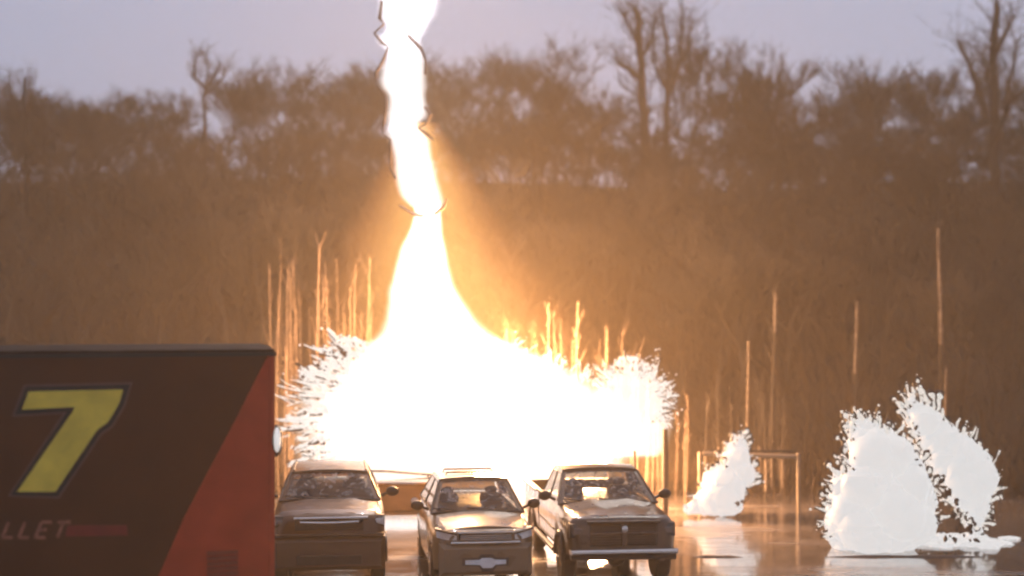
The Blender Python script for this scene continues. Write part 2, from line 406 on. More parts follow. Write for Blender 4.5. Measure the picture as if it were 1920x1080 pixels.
def panel(P, u0, u1, v0, v1, off, bulge=0.0, n=6):
    """patch of a bilinear face P = (bl, br, tr, tl) between u0..u1, v0..v1, lifted by off"""
    bl, br, trr, tl = [Vector(p) for p in P]
    nn = (br - bl).cross(tl - bl).normalized()
    m = MB()
    for j in range(n + 1):
        for i in range(n + 1):
            u = u0 + (u1-u0)*i/n; v = v0 + (v1-v0)*j/n
            p = bl*(1-u)*(1-v) + br*u*(1-v) + trr*u*v + tl*(1-u)*v
            p += nn*(off + bulge*(1 - (2*u-1)**2))
            m.v.append(tuple(p))
    for j in range(n):
        for i in range(n):
            a = j*(n+1)+i; m.f.append((a, a+1, a+n+2, a+n+1))
    return m

def cabin(root, paint, wb, wt, zb, zt, yA, yB, yC, yD, rear_glass=True, split=0.5):
    """yA base of windscreen, yB roof front, yC roof back, yD base of rear window"""
    bl, br = (-wb, yA, zb), (wb, yA, zb); tl, trr = (-wt, yB, zt), (wt, yB, zt)
    bl2, br2 = (-wb, yD, zb), (wb, yD, zb); tl2, tr2 = (-wt, yC, zt), (wt, yC, zt)
    front = (bl, br, trr, tl); rear = (br2, bl2, tl2, tr2); right = (br, br2, tr2, trr); left = (bl2, bl, tl, tl2)
    # pillars and sides as one shell
    m = MB()
    for P, bu in ((front, 0.05), (rear, 0.04), (right, 0), (left, 0)):
        cuts = [(0.05, 0.95)] if bu else [(0.06, split - 0.02), (split + 0.02, 0.94)]
        v0, v1 = (0.05, 0.93) if bu else (0.07, 0.90)
        strips = [(0, 1, 0, v0), (0, 1, v1, 1)]; u = 0
        for (a, c_) in cuts: strips.append((u, a, v0, v1)); u = c_
        strips.append((u, 1, v0, v1))
        for (a, c_, e, f_) in strips:
            p = panel(P, a, c_, e, f_, 0, bu, 6); m.add(p.v, p.f)
            q = panel(P, a, c_, e, f_, -0.03, bu, 6); m.add(q.v, q.f)
    m.build('pillars', paint, root)
    rf = MB(); rings = []
    n = 8
    for i in range(n + 1):
        y = yB - 0.03 + (yC - yB + 0.06)*i/n; cz = 0.05*math.sin(math.pi*i/n) + 0.01
        fb = 0.05*(1) if i == 0 else 0
        rings.append([(x*wt*1.01, y - (fb*(1 - x*x)), zt - 0.012 + 0 + (cz + 0.035*(1-x*x))) for x in (-1, -.66, -.33, 0, .33, .66, 1)] + [(x*wt*1.01, y - (fb*(1 - x*x)), zt - 0.012) for x in (1, .5, 0, -.5, -1)])
    rf.loft(rings); rf.build('roof', paint, root)
    ws = panel(front, 0.055, 0.945, 0.05, 0.93, 0.006, 0.05, 8).build('windscreen', 'car_glass', root)
    wf = MB()
    fr = panel(front, 0, 1, 0, 1, 0.010, 0.05, 10)
    P = [Vector(q) for q in fr.v]; idx = lambda u, v: P[v*11+u]
    wf.tube([idx(0,0), idx(0,5), idx(0,10)], 0.018, 5); wf.tube([idx(10,0), idx(10,5), idx(10,10)], 0.018, 5); wf.tube([idx(i,10) for i in range(11)], 0.018, 5); wf.tube([idx(i,0) for i in range(11)], 0.02, 5)
    wf.build('seal', 'black_trim', ws)
    for a in (0.30, 0.66):
        q0 = Vector(front[0])*(1-a) + Vector(front[1])*a; dirv = Vector((-0.48, 0, 0)) ; up = (Vector(front[3]) - Vector(front[0])).normalized()
        wmb = MB(); nrm = Vector((0, -1, 0.9)).normalized()
        wmb.tube([q0 + nrm*0.06 + up*0.02, q0 + dirv*0.45 + nrm*0.075 + up*0.05, q0 + dirv + nrm*0.06 + up*0.10], 0.011, 4); wmb.build('wiper', 'black_trim', ws)
    if rear_glass: panel(rear, 0.08, 0.92, 0.1, 0.9, 0.006, 0.04, 6).build('rear_window', 'car_glass', root)
    ym = (yB + yC)/2
    for sx in (-0.42, 0.42):
        b = MB(); b.loft([[(sx*wb/0.85 + x*k_, ym - 0.05 + y, z) for x, y in ((-.2,-.07),(.2,-.07),(.22,.07),(-.22,.07))] for z, k_ in ((zb - 0.05, 1.0), (zb + 0.12, 1.0), (zb + 0.2, 0.8))])
        st = b.build('seat', 'seat', root)
        b = MB(); b.ico((sx*wb/0.85, ym - 0.02, zb + 0.255), 0.13, 2, 1.0, 0.45, 0.55); b.tube([(sx*wb/0.85, ym, zb + 0.16), (sx*wb/0.85, ym, zb + 0.25)], 0.06, 6); b.build('head_rest', 'seat', st)
    for P, nm in ((right, 0), (left, 1)):
        s0, s1 = (0.06, split - 0.02), (split + 0.02, 0.94)
        for (a, b_) in (s0, s1):
            w_ = panel(P, a, b_, 0.07, 0.90, 0.006, 0, 4); o = w_.build('side_window', 'car_glass', root)
            pv = [Vector(v) for v in w_.v]; tb = MB()
            c4 = [pv[0], pv[4], pv[24], pv[20], pv[0]]
            tb.tube(c4, 0.014, 4); tb.build('window_trim', 'black_trim', o)
    return front

def mirror(root, x, y, z, sgn, mat='black_trim'):
    m = MB(); m.tube([(x, y, z - 0.06), (x + sgn*0.13, y - 0.02, z)], [0.03, 0.025], 6)
    m.ico((x + sgn*0.20, y - 0.02, z + 0.02), 0.13, 2, 0.95, 0.5, 0.72); m.build('wing_mirror', mat, root)

def slab(mb, x0, x1, y0, y1, z0, z1, bev=0.02):
    """box with chamfered front edges (front is -y)"""
    mb.loft([[(x0+bev, y0, z0+bev), (x1-bev, y0, z0+bev), (x1-bev, y0, z1-bev), (x0+bev, y0, z1-bev)],
             [(x0, y0+bev, z0), (x1, y0+bev, z0), (x1, y0+bev, z1), (x0, y0+bev, z1)],
             [(x0, y1, z0), (x1, y1, z0), (x1, y1, z1), (x0, y1, z1)]]); return mb

# --- the pickup seen from the front, right of the row
def pickup(name, loc, rz, paint, label):
    t = empty(name, loc, rz); tag(t, label, 'pickup truck', 'vehicles parked in the row')
    Lf, Lr = -2.75, 2.75; wd = 0.97; wy = (-1.78, 1.72); wr = 0.40
    body_loft([(Lf, 0.70, 1.10, 0.98), (Lf + 0.07, 0.84, 1.18, 1.06), (Lf + 0.22, 0.94, 1.22, 1.11), (-1.9, wd, 1.25, 1.14), (-1.25, wd, 1.28, 1.17), (0.75, wd, 1.28, 1.17), (0.80, wd, 0.80, 0.76), (Lr, wd, 0.80, 0.76)], wy, wr, 0.50).build('body', paint, t)
    # bed walls and tailgate
    for s in (-1, 1):
        b = MB(); b.loft([[(s*0.97, y, 0.70), (s*0.985, y, 0.9), (s*0.97, y, 1.24), (s*0.94, y, 1.27), (s*0.89, y, 1.27), (s*0.89, y, 0.70)] for y in (0.82, 1.3, 2.0, Lr - 0.02)]); b.build('bed_side', paint, t)
        b = MB(); b.box(s*0.985 - 0.06, s*0.985 + 0.01, 0.84, Lr - 0.03, 1.262, 1.30); b.build('bed_rail', 'black_trim', t, smooth=False)
        for wyy in wy:
            b = MB(); pts = [(s*(wd + 0.0), wyy + math.cos(a)*wr*1.16, wr*0.98 + math.sin(a)*wr*1.16) for a in [math.pi*i/12 for i in range(13)]]
            b.tube(pts, 0.035, 5); b.build('wheel_arch', 'black_trim', t)
        b = MB(); b.tube([(s*0.98, y, 0.46) for y in (-1.25, 0, 1.2)], 0.05, 6); b.build('side_step', 'black_trim', t)
        b = MB(); b.box(s*0.975 - 0.008, s*0.975 + 0.008, -1.2, 0.72, 0.80, 0.83); b.build('door_seam', 'black_trim', t, smooth=False)
    b = MB(); slab(b, -0.88, 0.88, Lr - 0.07, Lr + 0.01, 0.72, 1.27); b.build('tailgate', paint, t)
    cabin(t, paint, 0.91, 0.70, 1.27, 1.79, -1.32, -0.50, 0.45, 0.72)
    # hood with power bulge and shut line
    hd = MB(); rings = []
    for i in range(9):
        y = -2.60 + 1.28*i/8; z = 1.215 - 0.04*(1 - i/8)**3 + 0.08*(i/8)
        rings.append([(x, y, z + 0.055 - 0.05*(abs(x)/0.75)**2 + (0.025 if 0.2 < abs(x) < 0.5 else 0)) for x in (-.76, -.52, -.36, -.2, 0, .2, .36, .52, .76)] + [(x, y, z - 0.04) for x in (.76, 0, -.76)])
    hd.loft(rings); hd.build('hood', paint, t)
    # grille with cross bars
    gr = MB(); slab(gr, -0.60, 0.60, Lf - 0.04, Lf + 0.10, 0.72, 1.12, 0.05); go = gr.build('grille', 'steel_dark', t)
    for i in range(8):
        b = MB(); b.box(-0.55, 0.55, Lf - 0.052, Lf - 0.041, 0.765 + i*0.045, 0.778 + i*0.045); b.build('grille_bar', 'black_trim', go, smooth=False)
    b = MB(); slab(b, -0.58, 0.58, Lf - 0.075, Lf - 0.03, 0.93, 0.975, 0.012); b.build('cross_bar', paint, go)
    b = MB(); slab(b, -0.055, 0.055, Lf - 0.079, Lf - 0.03, 0.74, 1.11, 0.012); b.build('cross_bar', paint, go)
    b = MB(); slab(b, -0.64, 0.64, Lf - 0.06, Lf + 0.06, 1.125, 1.165, 0.015); b.build('hood_lip', 'black_trim', t)
    b = MB(); b.ico((0, Lf - 0.085, 1.03), 0.055, 2, 1.0, 0.35, 1.1); b.build('emblem', 'chrome', go)
    for s in (-1, 1):
        b = MB(); x0, x1 = sorted((s*0.63, s*0.90)); slab(b, x0, x1, Lf + 0.03, Lf + 0.25, 0.90, 1.08, 0.05); hl = b.build('headlight', 'smoked_lens', t)
        b = MB(); slab(b, x0 - 0.02, x1 + 0.02, Lf + 0.05, Lf + 0.27, 0.875, 1.105, 0.05); b.build('headlight_bezel', 'black_trim', hl)
        b = MB(); b.ico((s*0.66, Lf - 0.02, 0.52), 0.06, 2, 1, 0.5, 1); b.build('fog_lamp', 'smoked_lens', t)
        mirror(t, s*0.92, -1.0, 1.38, s)
    b = MB(); slab(b, -0.93, 0.93, Lf - 0.12, Lf + 0.15, 0.60, 0.685, 0.03); b.build('bumper', 'chrome', t)
    b = MB(); slab(b, -0.91, 0.91, Lf - 0.06, Lf + 0.2, 0.50, 0.596, 0.03); b.build('valance', 'black_trim', t)
    for wyy in wy:
        for s in (-1, 1): wheel(t, s*0.84, wyy, wr, 0.26, s)
        b = MB(); b.tube([(-0.75, wyy, 0.40), (0.75, wyy, 0.40)], 0.05, 8); b.ico((0.05, wyy, 0.38), 0.17, 2); b.build('axle', 'steel_dark', t)
    return t

# --- compact car seen from the front
def compact(name, loc, rz, paint, label, emblem=True):
    t = empty(name, loc, rz); tag(t, label, 'car', 'vehicles parked in the row')
    Lf, Lr = -2.2, 2.2; wd = 0.90; wy = (-1.35, 1.35); wr = 0.33
    body_loft([(Lf, 0.66, 0.92, 0.80), (Lf + 0.12, 0.80, 0.99, 0.88), (Lf + 0.4, 0.88, 1.04, 0.94), (-1.0, wd, 1.13, 1.02), (-0.6, wd, 1.16, 1.05), (1.4, wd, 1.16, 1.05), (1.9, 0.87, 1.12, 1.0), (Lr, 0.76, 1.0, 0.9)], wy, wr, 0.25).build('body', paint, t)
    cabin(t, paint, 0.84, 0.62, 1.14, 1.66, -1.02, -0.30, 1.1, 1.75)
    hd = MB(); rings = []
    for i in range(9):
        y = -2.05 + 1.05*i/8; z = 1.0 + 0.14*(i/8)**0.8; w = 0.66 + 0.12*i/8
        rings.append([(x*w, y, z + 0.06 - 0.06*x*x) for x in (-1, -.7, -.35, 0, .35, .7, 1)] + [(x*w, y, z - 0.05) for x in (1, 0, -1)])
    hd.loft(rings); hd.build('hood', paint, t)
    b = MB(); slab(b, -0.46, 0.46, Lf - 0.04, Lf + 0.1, 0.84, 0.955, 0.02); g1 = b.build('grille', 'steel_dark', t)
    for i in range(3):
        b = MB(); b.box(-0.44, 0.44, Lf - 0.052, Lf - 0.041, 0.857 + i*0.033, 0.867 + i*0.033); b.build('grille_bar', 'chrome', g1, smooth=False)
    b = MB(); slab(b, -0.49, 0.49, Lf - 0.05, Lf + 0.1, 0.96, 0.995, 0.01); b.build('chrome_strip', 'chrome', t)
    b = MB(); slab(b, -0.60, 0.60, Lf - 0.058, Lf + 0.1, 0.785, 0.825, 0.015); b.build('lower_chrome_strip', 'chrome', t)
    for s in (-1, 1):
        b = MB()
        b.loft([[(s*0.50, Lf - 0.02, 0.85), (s*0.50, Lf - 0.01, 0.94), (s*0.50, Lf + 0.14, 0.97), (s*0.50, Lf + 0.1, 0.82)],
                [(s*0.66, Lf + 0.02, 0.85), (s*0.66, Lf + 0.05, 0.965), (s*0.66, Lf + 0.25, 0.995), (s*0.66, Lf + 0.15, 0.82)],
                [(s*0.83, Lf + 0.14, 0.88), (s*0.83, Lf + 0.20, 0.995), (s*0.83, Lf + 0.4, 1.015), (s*0.83, Lf + 0.3, 0.85)]])
        hl = b.build('headlight', 'lamp_lens', t)
        b = MB(); b.tube([(s*0.49, Lf - 0.03, 0.95), (s*0.66, Lf + 0.04, 0.985), (s*0.85, Lf + 0.2, 1.01)], 0.022, 5); b.build('brow', 'black_trim', hl)
        mirror(t, s*0.86, -0.70, 1.24, s, 'black_trim')
        b = MB(); b.ico((s*0.62, Lf + 0.02, 0.42), 0.10, 2, 0.65, 0.6, 1.3); fl = b.build('fog_lamp', 'glow_white' if s > 0 else 'steel_dark', t)
        b = MB(); b.ico((s*0.62, Lf + 0.05, 0.42), 0.14, 2, 0.66, 0.55, 1.25); b.build('fog_surround', 'black_trim', fl)
    b = MB(); slab(b, -0.80, 0.80, Lf - 0.07, Lf + 0.25, 0.24, 0.78, 0.08); b.build('bumper', paint, t)
    yb = Lf - 0.082; ze = 0.47
    bow = [(-0.36, 0.05), (-0.12, 0.05), (-0.08, 0.08), (0.10, 0.08), (0.14, 0.05), (0.34, 0.045), (0.34, -0.03), (0.16, -0.035), (0.10, -0.09), (-0.06, -0.09), (-0.11, -0.035), (-0.36, -0.025)]
    MB().poly([Vector((x, yb - 0.012, ze + z)) for x, z in bow], 0.008).build('bow_tie_shape', 'plate_white', t, smooth=False)  # white bow-tie shape in front of a dark backing
    MB().poly([Vector((x*1.14, yb, ze + z*1.75)) for x, z in bow], 0.008).build('intake_opening', 'black_trim', t, smooth=False)
    for wyy in wy:
        for s in (-1, 1): wheel(t, s*0.79, wyy, wr, 0.2, s)
    # roof aerial with a pair of bars
    for yy in (0.1, 0.7):
        b = MB(); b.tube([(-0.47, yy, 1.70), (-0.45, yy, 1.755), (0.45, yy, 1.755), (0.47, yy, 1.70)], 0.018, 6); b.build('roof_bar', 'black_trim', t)
    return t

# --- the tall sport utility beside the trailer, front towards the camera
def sport_utility(name, loc, rz, paint, label):
    t = empty(name, loc, rz); tag(t, label, 'car', 'vehicles parked in the row')
    Lf, Lr = -2.4, 2.4; wd = 0.98; wy = (-1.45, 1.5); wr = 0.38
    body_loft([(Lf, 0.78, 1.17, 1.04), (Lf + 0.08, 0.88, 1.25, 1.12), (Lf + 0.3, 0.95, 1.31, 1.19), (-1.1, wd, 1.36, 1.24), (-0.7, wd, 1.38, 1.26), (2.0, wd, 1.38, 1.26), (Lr, 0.88, 1.28, 1.18)], wy, wr, 0.36).build('body', paint, t)
    cabin(t, paint, 0.90, 0.70, 1.36, 1.80, -1.20, -0.58, 1.5, 2.1)
    hd = MB(); rings = []
    for i in range(9):
        y = -2.28 + 1.14*i/8; z = 1.285 - 0.05*(1 - i/8)**3 + 0.075*(i/8); w = 0.76 + 0.08*i/8
        rings.append([(x*w, y, z + 0.055 - 0.055*x*x + (0.018 if abs(x) == 0.5 else 0)) for x in (-1, -.75, -.5, -.25, 0, .25, .5, .75, 1)] + [(x*w, y, z - 0.05) for x in (1, 0, -1)])
    hd.loft(rings); hd.build('hood', paint, t)
    b = MB(); slab(b, -0.60, 0.66, Lf - 0.06, Lf + 0.12, 1.205, 1.245, 0.014); b.build('hood_edge_trim', 'chrome', t)
    b = MB(); slab(b, -0.58, 0.58, Lf - 0.035, Lf + 0.1, 1.02, 1.20, 0.02); g1 = b.build('grille', 'steel_dark', t)
    for i in range(3):
        b = MB(); b.box(-0.56, 0.56, Lf - 0.047, Lf - 0.036, 1.035 + i*0.03, 1.047 + i*0.03); b.build('grille_bar', 'steel_dark', g1, smooth=False)
    b = MB(); b.loft([[(x, Lf - 0.055 + 0.05*x*x, 1.125 + 0.05*x*x), (x, Lf - 0.07 + 0.05*x*x, 1.145 + 0.05*x*x), (x, Lf - 0.055 + 0.05*x*x, 1.165 + 0.05*x*x), (x, Lf - 0.02 + 0.05*x*x, 1.145 + 0.05*x*x)] for x in (-.5, -.3, -.1, .1, .3, .5)]); b.build('curved_trim', 'chrome', g1)
    for s in (-1, 1):
        b = MB(); x0, x1 = sorted((s*0.68, s*0.93)); slab(b, x0, x1, Lf + 0.06, Lf + 0.3, 1.07, 1.225, 0.05); hl = b.build('headlight', 'lamp_lens' if s > 0 else 'smoked_lens', t)
        b = MB(); slab(b, x0 - 0.015, x1 + 0.015, Lf + 0.08, Lf + 0.31, 1.05, 1.245, 0.05); b.build('headlight_bezel', 'black_trim', hl)
        mirror(t, s*0.93, -0.85, 1.46, s)
        for wyy in wy:
            b = MB(); b.tube([(s*wd, wyy + math.cos(a)*wr*1.16, wr*0.98 + math.sin(a)*wr*1.16) for a in [math.pi*i/12 for i in range(13)]], 0.03, 5); b.build('wheel_arch', 'black_trim', t)
        b = MB(); b.tube([(s*0.66, -0.4, 1.825), (s*0.66, 0.5, 1.85), (s*0.66, 1.4, 1.835)], 0.018, 6); b.build('roof_rail', 'black_trim', t)
        b = MB(); b.box(s*0.978 - 0.008, s*0.978 + 0.008, -1.0, 2.0, 0.90, 0.93); b.build('door_moulding', 'black_trim', t, smooth=False)
    b = MB(); slab(b, -0.95, 0.95, Lf - 0.10, Lf + 0.28, 0.34, 0.90, 0.07); bm_ = b.build('bumper', paint, t)
    b = MB(); slab(b, -0.93, 0.93, Lf - 0.085, Lf + 0.2, 0.925, 0.955, 0.02); b.build('bumper_moulding', paint, bm_)
    b = MB(); slab(b, -0.55, 0.55, Lf - 0.106, Lf - 0.09, 0.44, 0.60, 0.006); b.build('lower_intake', 'steel_dark', bm_)
    for wyy in wy:
        for s in (-1, 1): wheel(t, s*0.85, wyy, wr, 0.25, s)
    return t

DX = 25.0
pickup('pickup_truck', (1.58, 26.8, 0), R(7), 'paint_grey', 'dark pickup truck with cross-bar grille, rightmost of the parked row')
compact('compact_car', (gx(884, 26.2), 26.2, 0), R(8), 'paint_silver', 'compact car in the middle of the parked row, white bow-tie shape on its bumper')
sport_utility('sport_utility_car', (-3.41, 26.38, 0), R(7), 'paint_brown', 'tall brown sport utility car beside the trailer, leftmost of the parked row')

# --- low tan trailer behind the gap between pickup and compact car
def low_trailer():
    d = 31.0
    t = empty('utility_trailer', (gx(752, d), d, 0), R(4)); tag(t, 'low tan utility trailer in the gap between tall brown car and compact car', 'trailer')
    b = MB(); slab(b, -0.85, 0.75, -0.4, 2.2, 0.42, 1.02, 0.03); b.build('side_panel', 'paint_tan', t)
    b = MB(); slab(b, -0.90, 0.80, -0.46, 2.26, 1.025, 1.08, 0.015); b.build('top_rail', 'chrome', t)
    b = MB(); slab(b, -0.90, 0.80, -0.47, 2.2, 0.36, 0.415, 0.015); b.build('bottom_rail', 'paint_tan', t)
    b = MB(); b.tube([(-1.2, 0.6, 1.22), (-0.4, 0.6, 1.21), (0.4, 0.6, 1.14), (1.0, 0.6, 1.10)], 0.03, 6); b.tube([(-0.8, 0.6, 1.08), (-0.8, 0.6, 1.22)], 0.025, 6); b.tube([(0.6, 0.6, 1.05), (0.6, 0.6, 1.13)], 0.025, 6); b.build('load_bar', 'black_trim', t)
    b = MB(); b.ico((0.30, -0.43, 0.66), 0.09, 2, 1, 0.5, 0.9); b.build('reflector_lamp', 'lamp_lens', t)
    for s in (-0.75, 0.65): wheel(t, s, 1.0, 0.3, 0.18, 1 if s > 0 else -1)
low_trailer()

# ------------------------------------------------------------------ pipe barrier and posts
def pipe_barrier():
    d = 33.6
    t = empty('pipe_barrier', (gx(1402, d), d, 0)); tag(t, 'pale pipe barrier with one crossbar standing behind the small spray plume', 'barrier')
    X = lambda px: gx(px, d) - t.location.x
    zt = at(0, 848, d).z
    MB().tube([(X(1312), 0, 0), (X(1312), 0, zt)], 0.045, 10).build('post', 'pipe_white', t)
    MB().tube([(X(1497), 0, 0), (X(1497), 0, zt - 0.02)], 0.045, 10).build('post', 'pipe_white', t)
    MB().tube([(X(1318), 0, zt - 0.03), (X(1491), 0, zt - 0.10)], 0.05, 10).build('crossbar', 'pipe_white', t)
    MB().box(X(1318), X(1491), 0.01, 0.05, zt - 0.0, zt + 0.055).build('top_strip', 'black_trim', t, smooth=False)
pipe_barrier()
def post(px, ptop, d, r, label):
    o = MB().tube([(0, 0, 0), (0.01, 0, at(0, ptop, d).z*0.6), (0.0, 0, at(0, ptop, d).z)], [r, r*0.95, r*0.85], 8).build('wooden_post', 'post_dark')
    o.location = (gx(px, d), d, 0); tag(o, label, 'post')
post(1247, 805, 31.8, 0.07, 'dark upright post at the right edge of the white explosion')
post(1190, 845, 31.9, 0.045, 'thin dark post behind the roof of the dark pickup')

# ------------------------------------------------------------------ trees
def bare_tree(rng, H, spread, fork=1, twigs=4, tw=0.016, lean=0.0, up=0.55, thick=1.0):
    """returns (trunk MB, crown MB)"""
    tm, cm = MB(), MB()
    def grow(p, d, L, r, depth):
        n = 4 if depth < 3 else 2; pts = [p.copy()]; rad = [r]; q = p.copy(); dd = d.copy()
        for i in range(n):
            dd = (dd + Vector((rng.gauss(0, .10), rng.gauss(0, .10), rng.gauss(0.03, .05)))).normalized()
            q = q + dd*(L/n); pts.append(q.copy()); rad.append(r*(1 - 0.5*(i+1)/n))
        (tm if depth < 2 else cm).tube(pts, [max(x, tw*0.6) for x in rad], 5 if depth < 2 else 3, cap=False)
        if depth >= twigs: return
        kids = 4 if depth < 2 else 5
        for k in range(kids):
            t = rng.uniform(0.35, 1.0) if k else 1.0
            i = min(n - 1, int(t*n)); base = pts[i].lerp(pts[i+1], t*n - i)
            a = rng.uniform(0, 6.283); sp = rng.uniform(0.45, 1.25)*spread
            nd = (dd*(1.0) + Vector((math.cos(a)*sp, math.sin(a)*sp, up*rng.uniform(0.1, 0.9)))).normalized()
            grow(base, nd, L*rng.uniform(0.5, 0.78), max(r*0.5, tw), depth + 1)
    for s in range(fork):
        a = rng.uniform(0, 6.283); ln = 0.0 if fork == 1 else 0.28
        grow(Vector((0.08*s, 0, -0.3)), Vector((lean + math.cos(a)*ln, math.sin(a)*ln, 1)).normalized(), H*0.48, 0.013*H*thick*(1 if fork == 1 else 0.8), 0)
    return tm, cm

rng = random.Random(7)
VAR = []
for i in range(9):
    tm, cm = bare_tree(rng, 8.0, 0.75 + 0.35*rng.random(), 1 if i % 3 else 2, 5 if i < 8 else 4, tw=0.012, up=0.5 + 0.3*rng.random())
    mt = tm.build('trunk', 'bark' if i % 2 else 'bark_grey'); mc = cm.build('crown', 'twig' if i % 3 else 'twig_green', smooth=False)
    zmax = max(v[2] for v in cm.v)
    VAR.append((mt.data, mc.data, zmax))
    bpy.data.objects.remove(mt); bpy.data.objects.remove(mc)
def plant(v, x, y, ztop, name, label, cat, group=None, wide=1.0, rz=None):
    z = hill_z(x, y)
    t = empty(name, (x, y, z), rng.uniform(0, 6.28) if rz is None else rz)
    s = max(0.25, (ztop - z) / VAR[v][2]); t.scale = (s*wide, s*wide, s)
    for nm, me in (('trunk', VAR[v][0]), ('crown', VAR[v][1])):
        o = bpy.data.objects.new(nm, me); COL.objects.link(o); o.parent = t
    tag(t, label, cat, group)
    return t
def topz(py, d): return CH + (HZ - py)*d/F
# the skyline: (px, py of the top, distance, variant)
SKY = [(-40,150,60,1),(-10,120,62,2),(28,150,58,4),(60,165,64,5),(95,185,60,7),(128,190,62,1),(165,165,64,2),(205,160,60,4),(240,158,65,5),(280,160,61,7),(318,185,63,1),
       (425,110,62,2),(455,115,58,4),(490,110,64,5),(530,108,60,7),(570,105,62,1),(600,120,64,2),(640,120,60,4),(680,125,63,5),(720,130,60,2),(850,90,61,2),
       (885,80,63,5),(915,85,60,7),(950,70,62,1),(985,75,64,4),(1020,80,60,2),(1060,150,62,5),(1100,160,60,7),(1140,150,64,1),(1330,140,63,4),(1362,100,60,2),(1440,100,61,7),(1480,155,62,5),(1520,165,60,4),(1560,150,63,1),
       (1600,115,60,7),(1645,105,62,2),(1690,95,61,5),(1730,110,63,4),(1765,115,60,1),(1800,120,64,7),(1925,90,63,2),(1960,90,60,5),(1285,40,62,4)]
def place(px):
    for lim, t_ in ((120, 'at the far left edge'), (345, 'left of the small looping-branched tree'), (470, 'around the small looping-branched tree'), (700, 'close left of the lightning'), (900, 'close behind the lightning'),
                    (1080, 'close right of the lightning'), (1165, 'left of the straight dark-trunked tree'), (1345, 'behind the straight dark-trunked tree'), (1500, 'around the lone rounded tree'), (1690, 'above the large spray plumes'), (1830, 'left of the large forked tree')):
        if px < lim: return t_
    return 'at the far right edge'
G1 = 'bare trees along the hazy skyline'
for i, (px, py, d, v) in enumerate(SKY):
    plant(v, gx(px, d), d, topz(py, d), 'bare_tree', 'tall bare hazy skyline tree ' + place(px), 'tree', G1 + ', ' + place(px), wide=1.0 + 0.3*rng.random())
# further rows down the slope so that the wood closes
G2 = 'bare trees down the wooded slope'
for i in range(70):
    d = rng.uniform(44, 57); px = -120 + 2160*(i + rng.uniform(0.1, 0.9))/70
    x = gx(px, d); z = hill_z(x, d)
    plant(rng.choice((1,2,4,5,7,8)), x, d, z + rng.uniform(4.5, 6.5), 'bare_tree', 'bare brown tree low on the wooded slope ' + place(px), 'tree', G2 + ', ' + place(px), wide=0.9 + 0.3*rng.random())
for i in range(64):
    d = rng.uniform(55, 61); px = -100 + 2120*(i + rng.uniform(0.1, 0.9))/64
    x = gx(px, d); tz = topz(rng.uniform(190, 275), d)
    plant(rng.choice((1,2,4,5,7)), x, d, max(tz, hill_z(x, d) + 2.5), 'bare_tree', 'low wide bare tree just under the skyline ' + place(px), 'tree', 'low trees under the skyline, ' + place(px), wide=1.5 + 0.5*rng.random())
# single trees that stand out against the sky
def feature(seed, px, py, d, label, H=9, spread=0.8, fork=1, wide=0.6, tw=0.02, bark='bark', up=0.6, twigs=5):
    r_ = random.Random(seed); tm, cm = bare_tree(r_, H, spread, fork, twigs, tw=tw, up=up, thick=1.9)
    x = gx(px, d); z = hill_z(x, d); t = empty('bare_tree', (x, d, z))
    s = (topz(py, d) - z) / max(v[2] for v in cm.v); t.scale = (s*wide, s*wide, s)
    tm.build('trunk', bark, t); cm.build('crown', 'twig', t, smooth=False); tag(t, label, 'tree', G1)
def shaped_tree(limbs, d, label, seed, ntw=260, bark='bark_dark', tl=1.0):
    """limbs: (radius, [(px, py), ...]); the first limb is the trunk and is carried down to the slope"""
    r_ = random.Random(seed); x0 = gx(limbs[0][1][0][0], d); z0 = hill_z(x0, d)
    t = empty('bare_tree', (x0, d, z0)); tm, cm = MB(), MB(); allp = []
    for li, (r, pts) in enumerate(limbs):
        yo = 0.0 if li == 0 else r_.uniform(-1.2, 1.2); P = []
        for k_, p in enumerate(pts):
            q = at(p[0], p[1], d) - Vector((x0, d, z0)); q.y += yo*k_/max(1, len(pts) - 1); P.append(q)
        if li == 0: P = [Vector((0, 0, -0.3))] + P
        D = []                                    # a finer, slightly crooked line
        for a_, b_ in zip(P[:-1], P[1:]):
            for k_ in range(4): D.append(a_.lerp(b_, k_/4) + Vector((r_.gauss(0, .03), r_.gauss(0, .03), 0)))
        D.append(P[-1]); n = len(D)
        tm.tube(D, [max(0.03, 1.5*r*(1 - 0.55*i/(n - 1))) for i in range(n)], 6)
        allp += D[len(D)//3 if li == 0 else 1:]
    for q in range(ntw):
        p = r_.choice(allp); dd = Vector((r_.gauss(0, .6), r_.gauss(0, .6), r_.uniform(0.3, 1.3))).normalized(); L = r_.uniform(0.5, 1.5)*tl; prev = p
        for k_ in range(3):
            nx = prev + dd*L/3; cm.tube([prev, nx], [0.016 - 0.004*k_, 0.012 - 0.004*k_], 3, cap=False); prev = nx
            dd = (dd + Vector((r_.gauss(0, .3), r_.gauss(0, .3), r_.gauss(0.1, .2)))).normalized()
            if r_.random() < 0.8:
                d2 = (dd + Vector((r_.gauss(0, .7), r_.gauss(0, .7), r_.gauss(0.2, .3)))).normalized(); cm.tube([prev, prev + d2*L*0.45], [0.010, 0.005], 3, cap=False)
    tm.build('trunk', bark, t); cm.build('crown', 'twig', t, smooth=False); tag(t, label, 'tree', G1)
shaped_tree([(0.16, [(1209,300),(1206,215),(1203,140),(1200,62),(1190,15)]), (0.09, [(1204,150),(1180,132),(1155,118)]), (0.06, [(1202,110),(1222,70),(1232,28)]), (0.05, [(1201,90),(1178,55),(1166,30)])], 57.0,
            'tall bare tree with straight dark trunk right of the lightning', 11, tl=0.8)
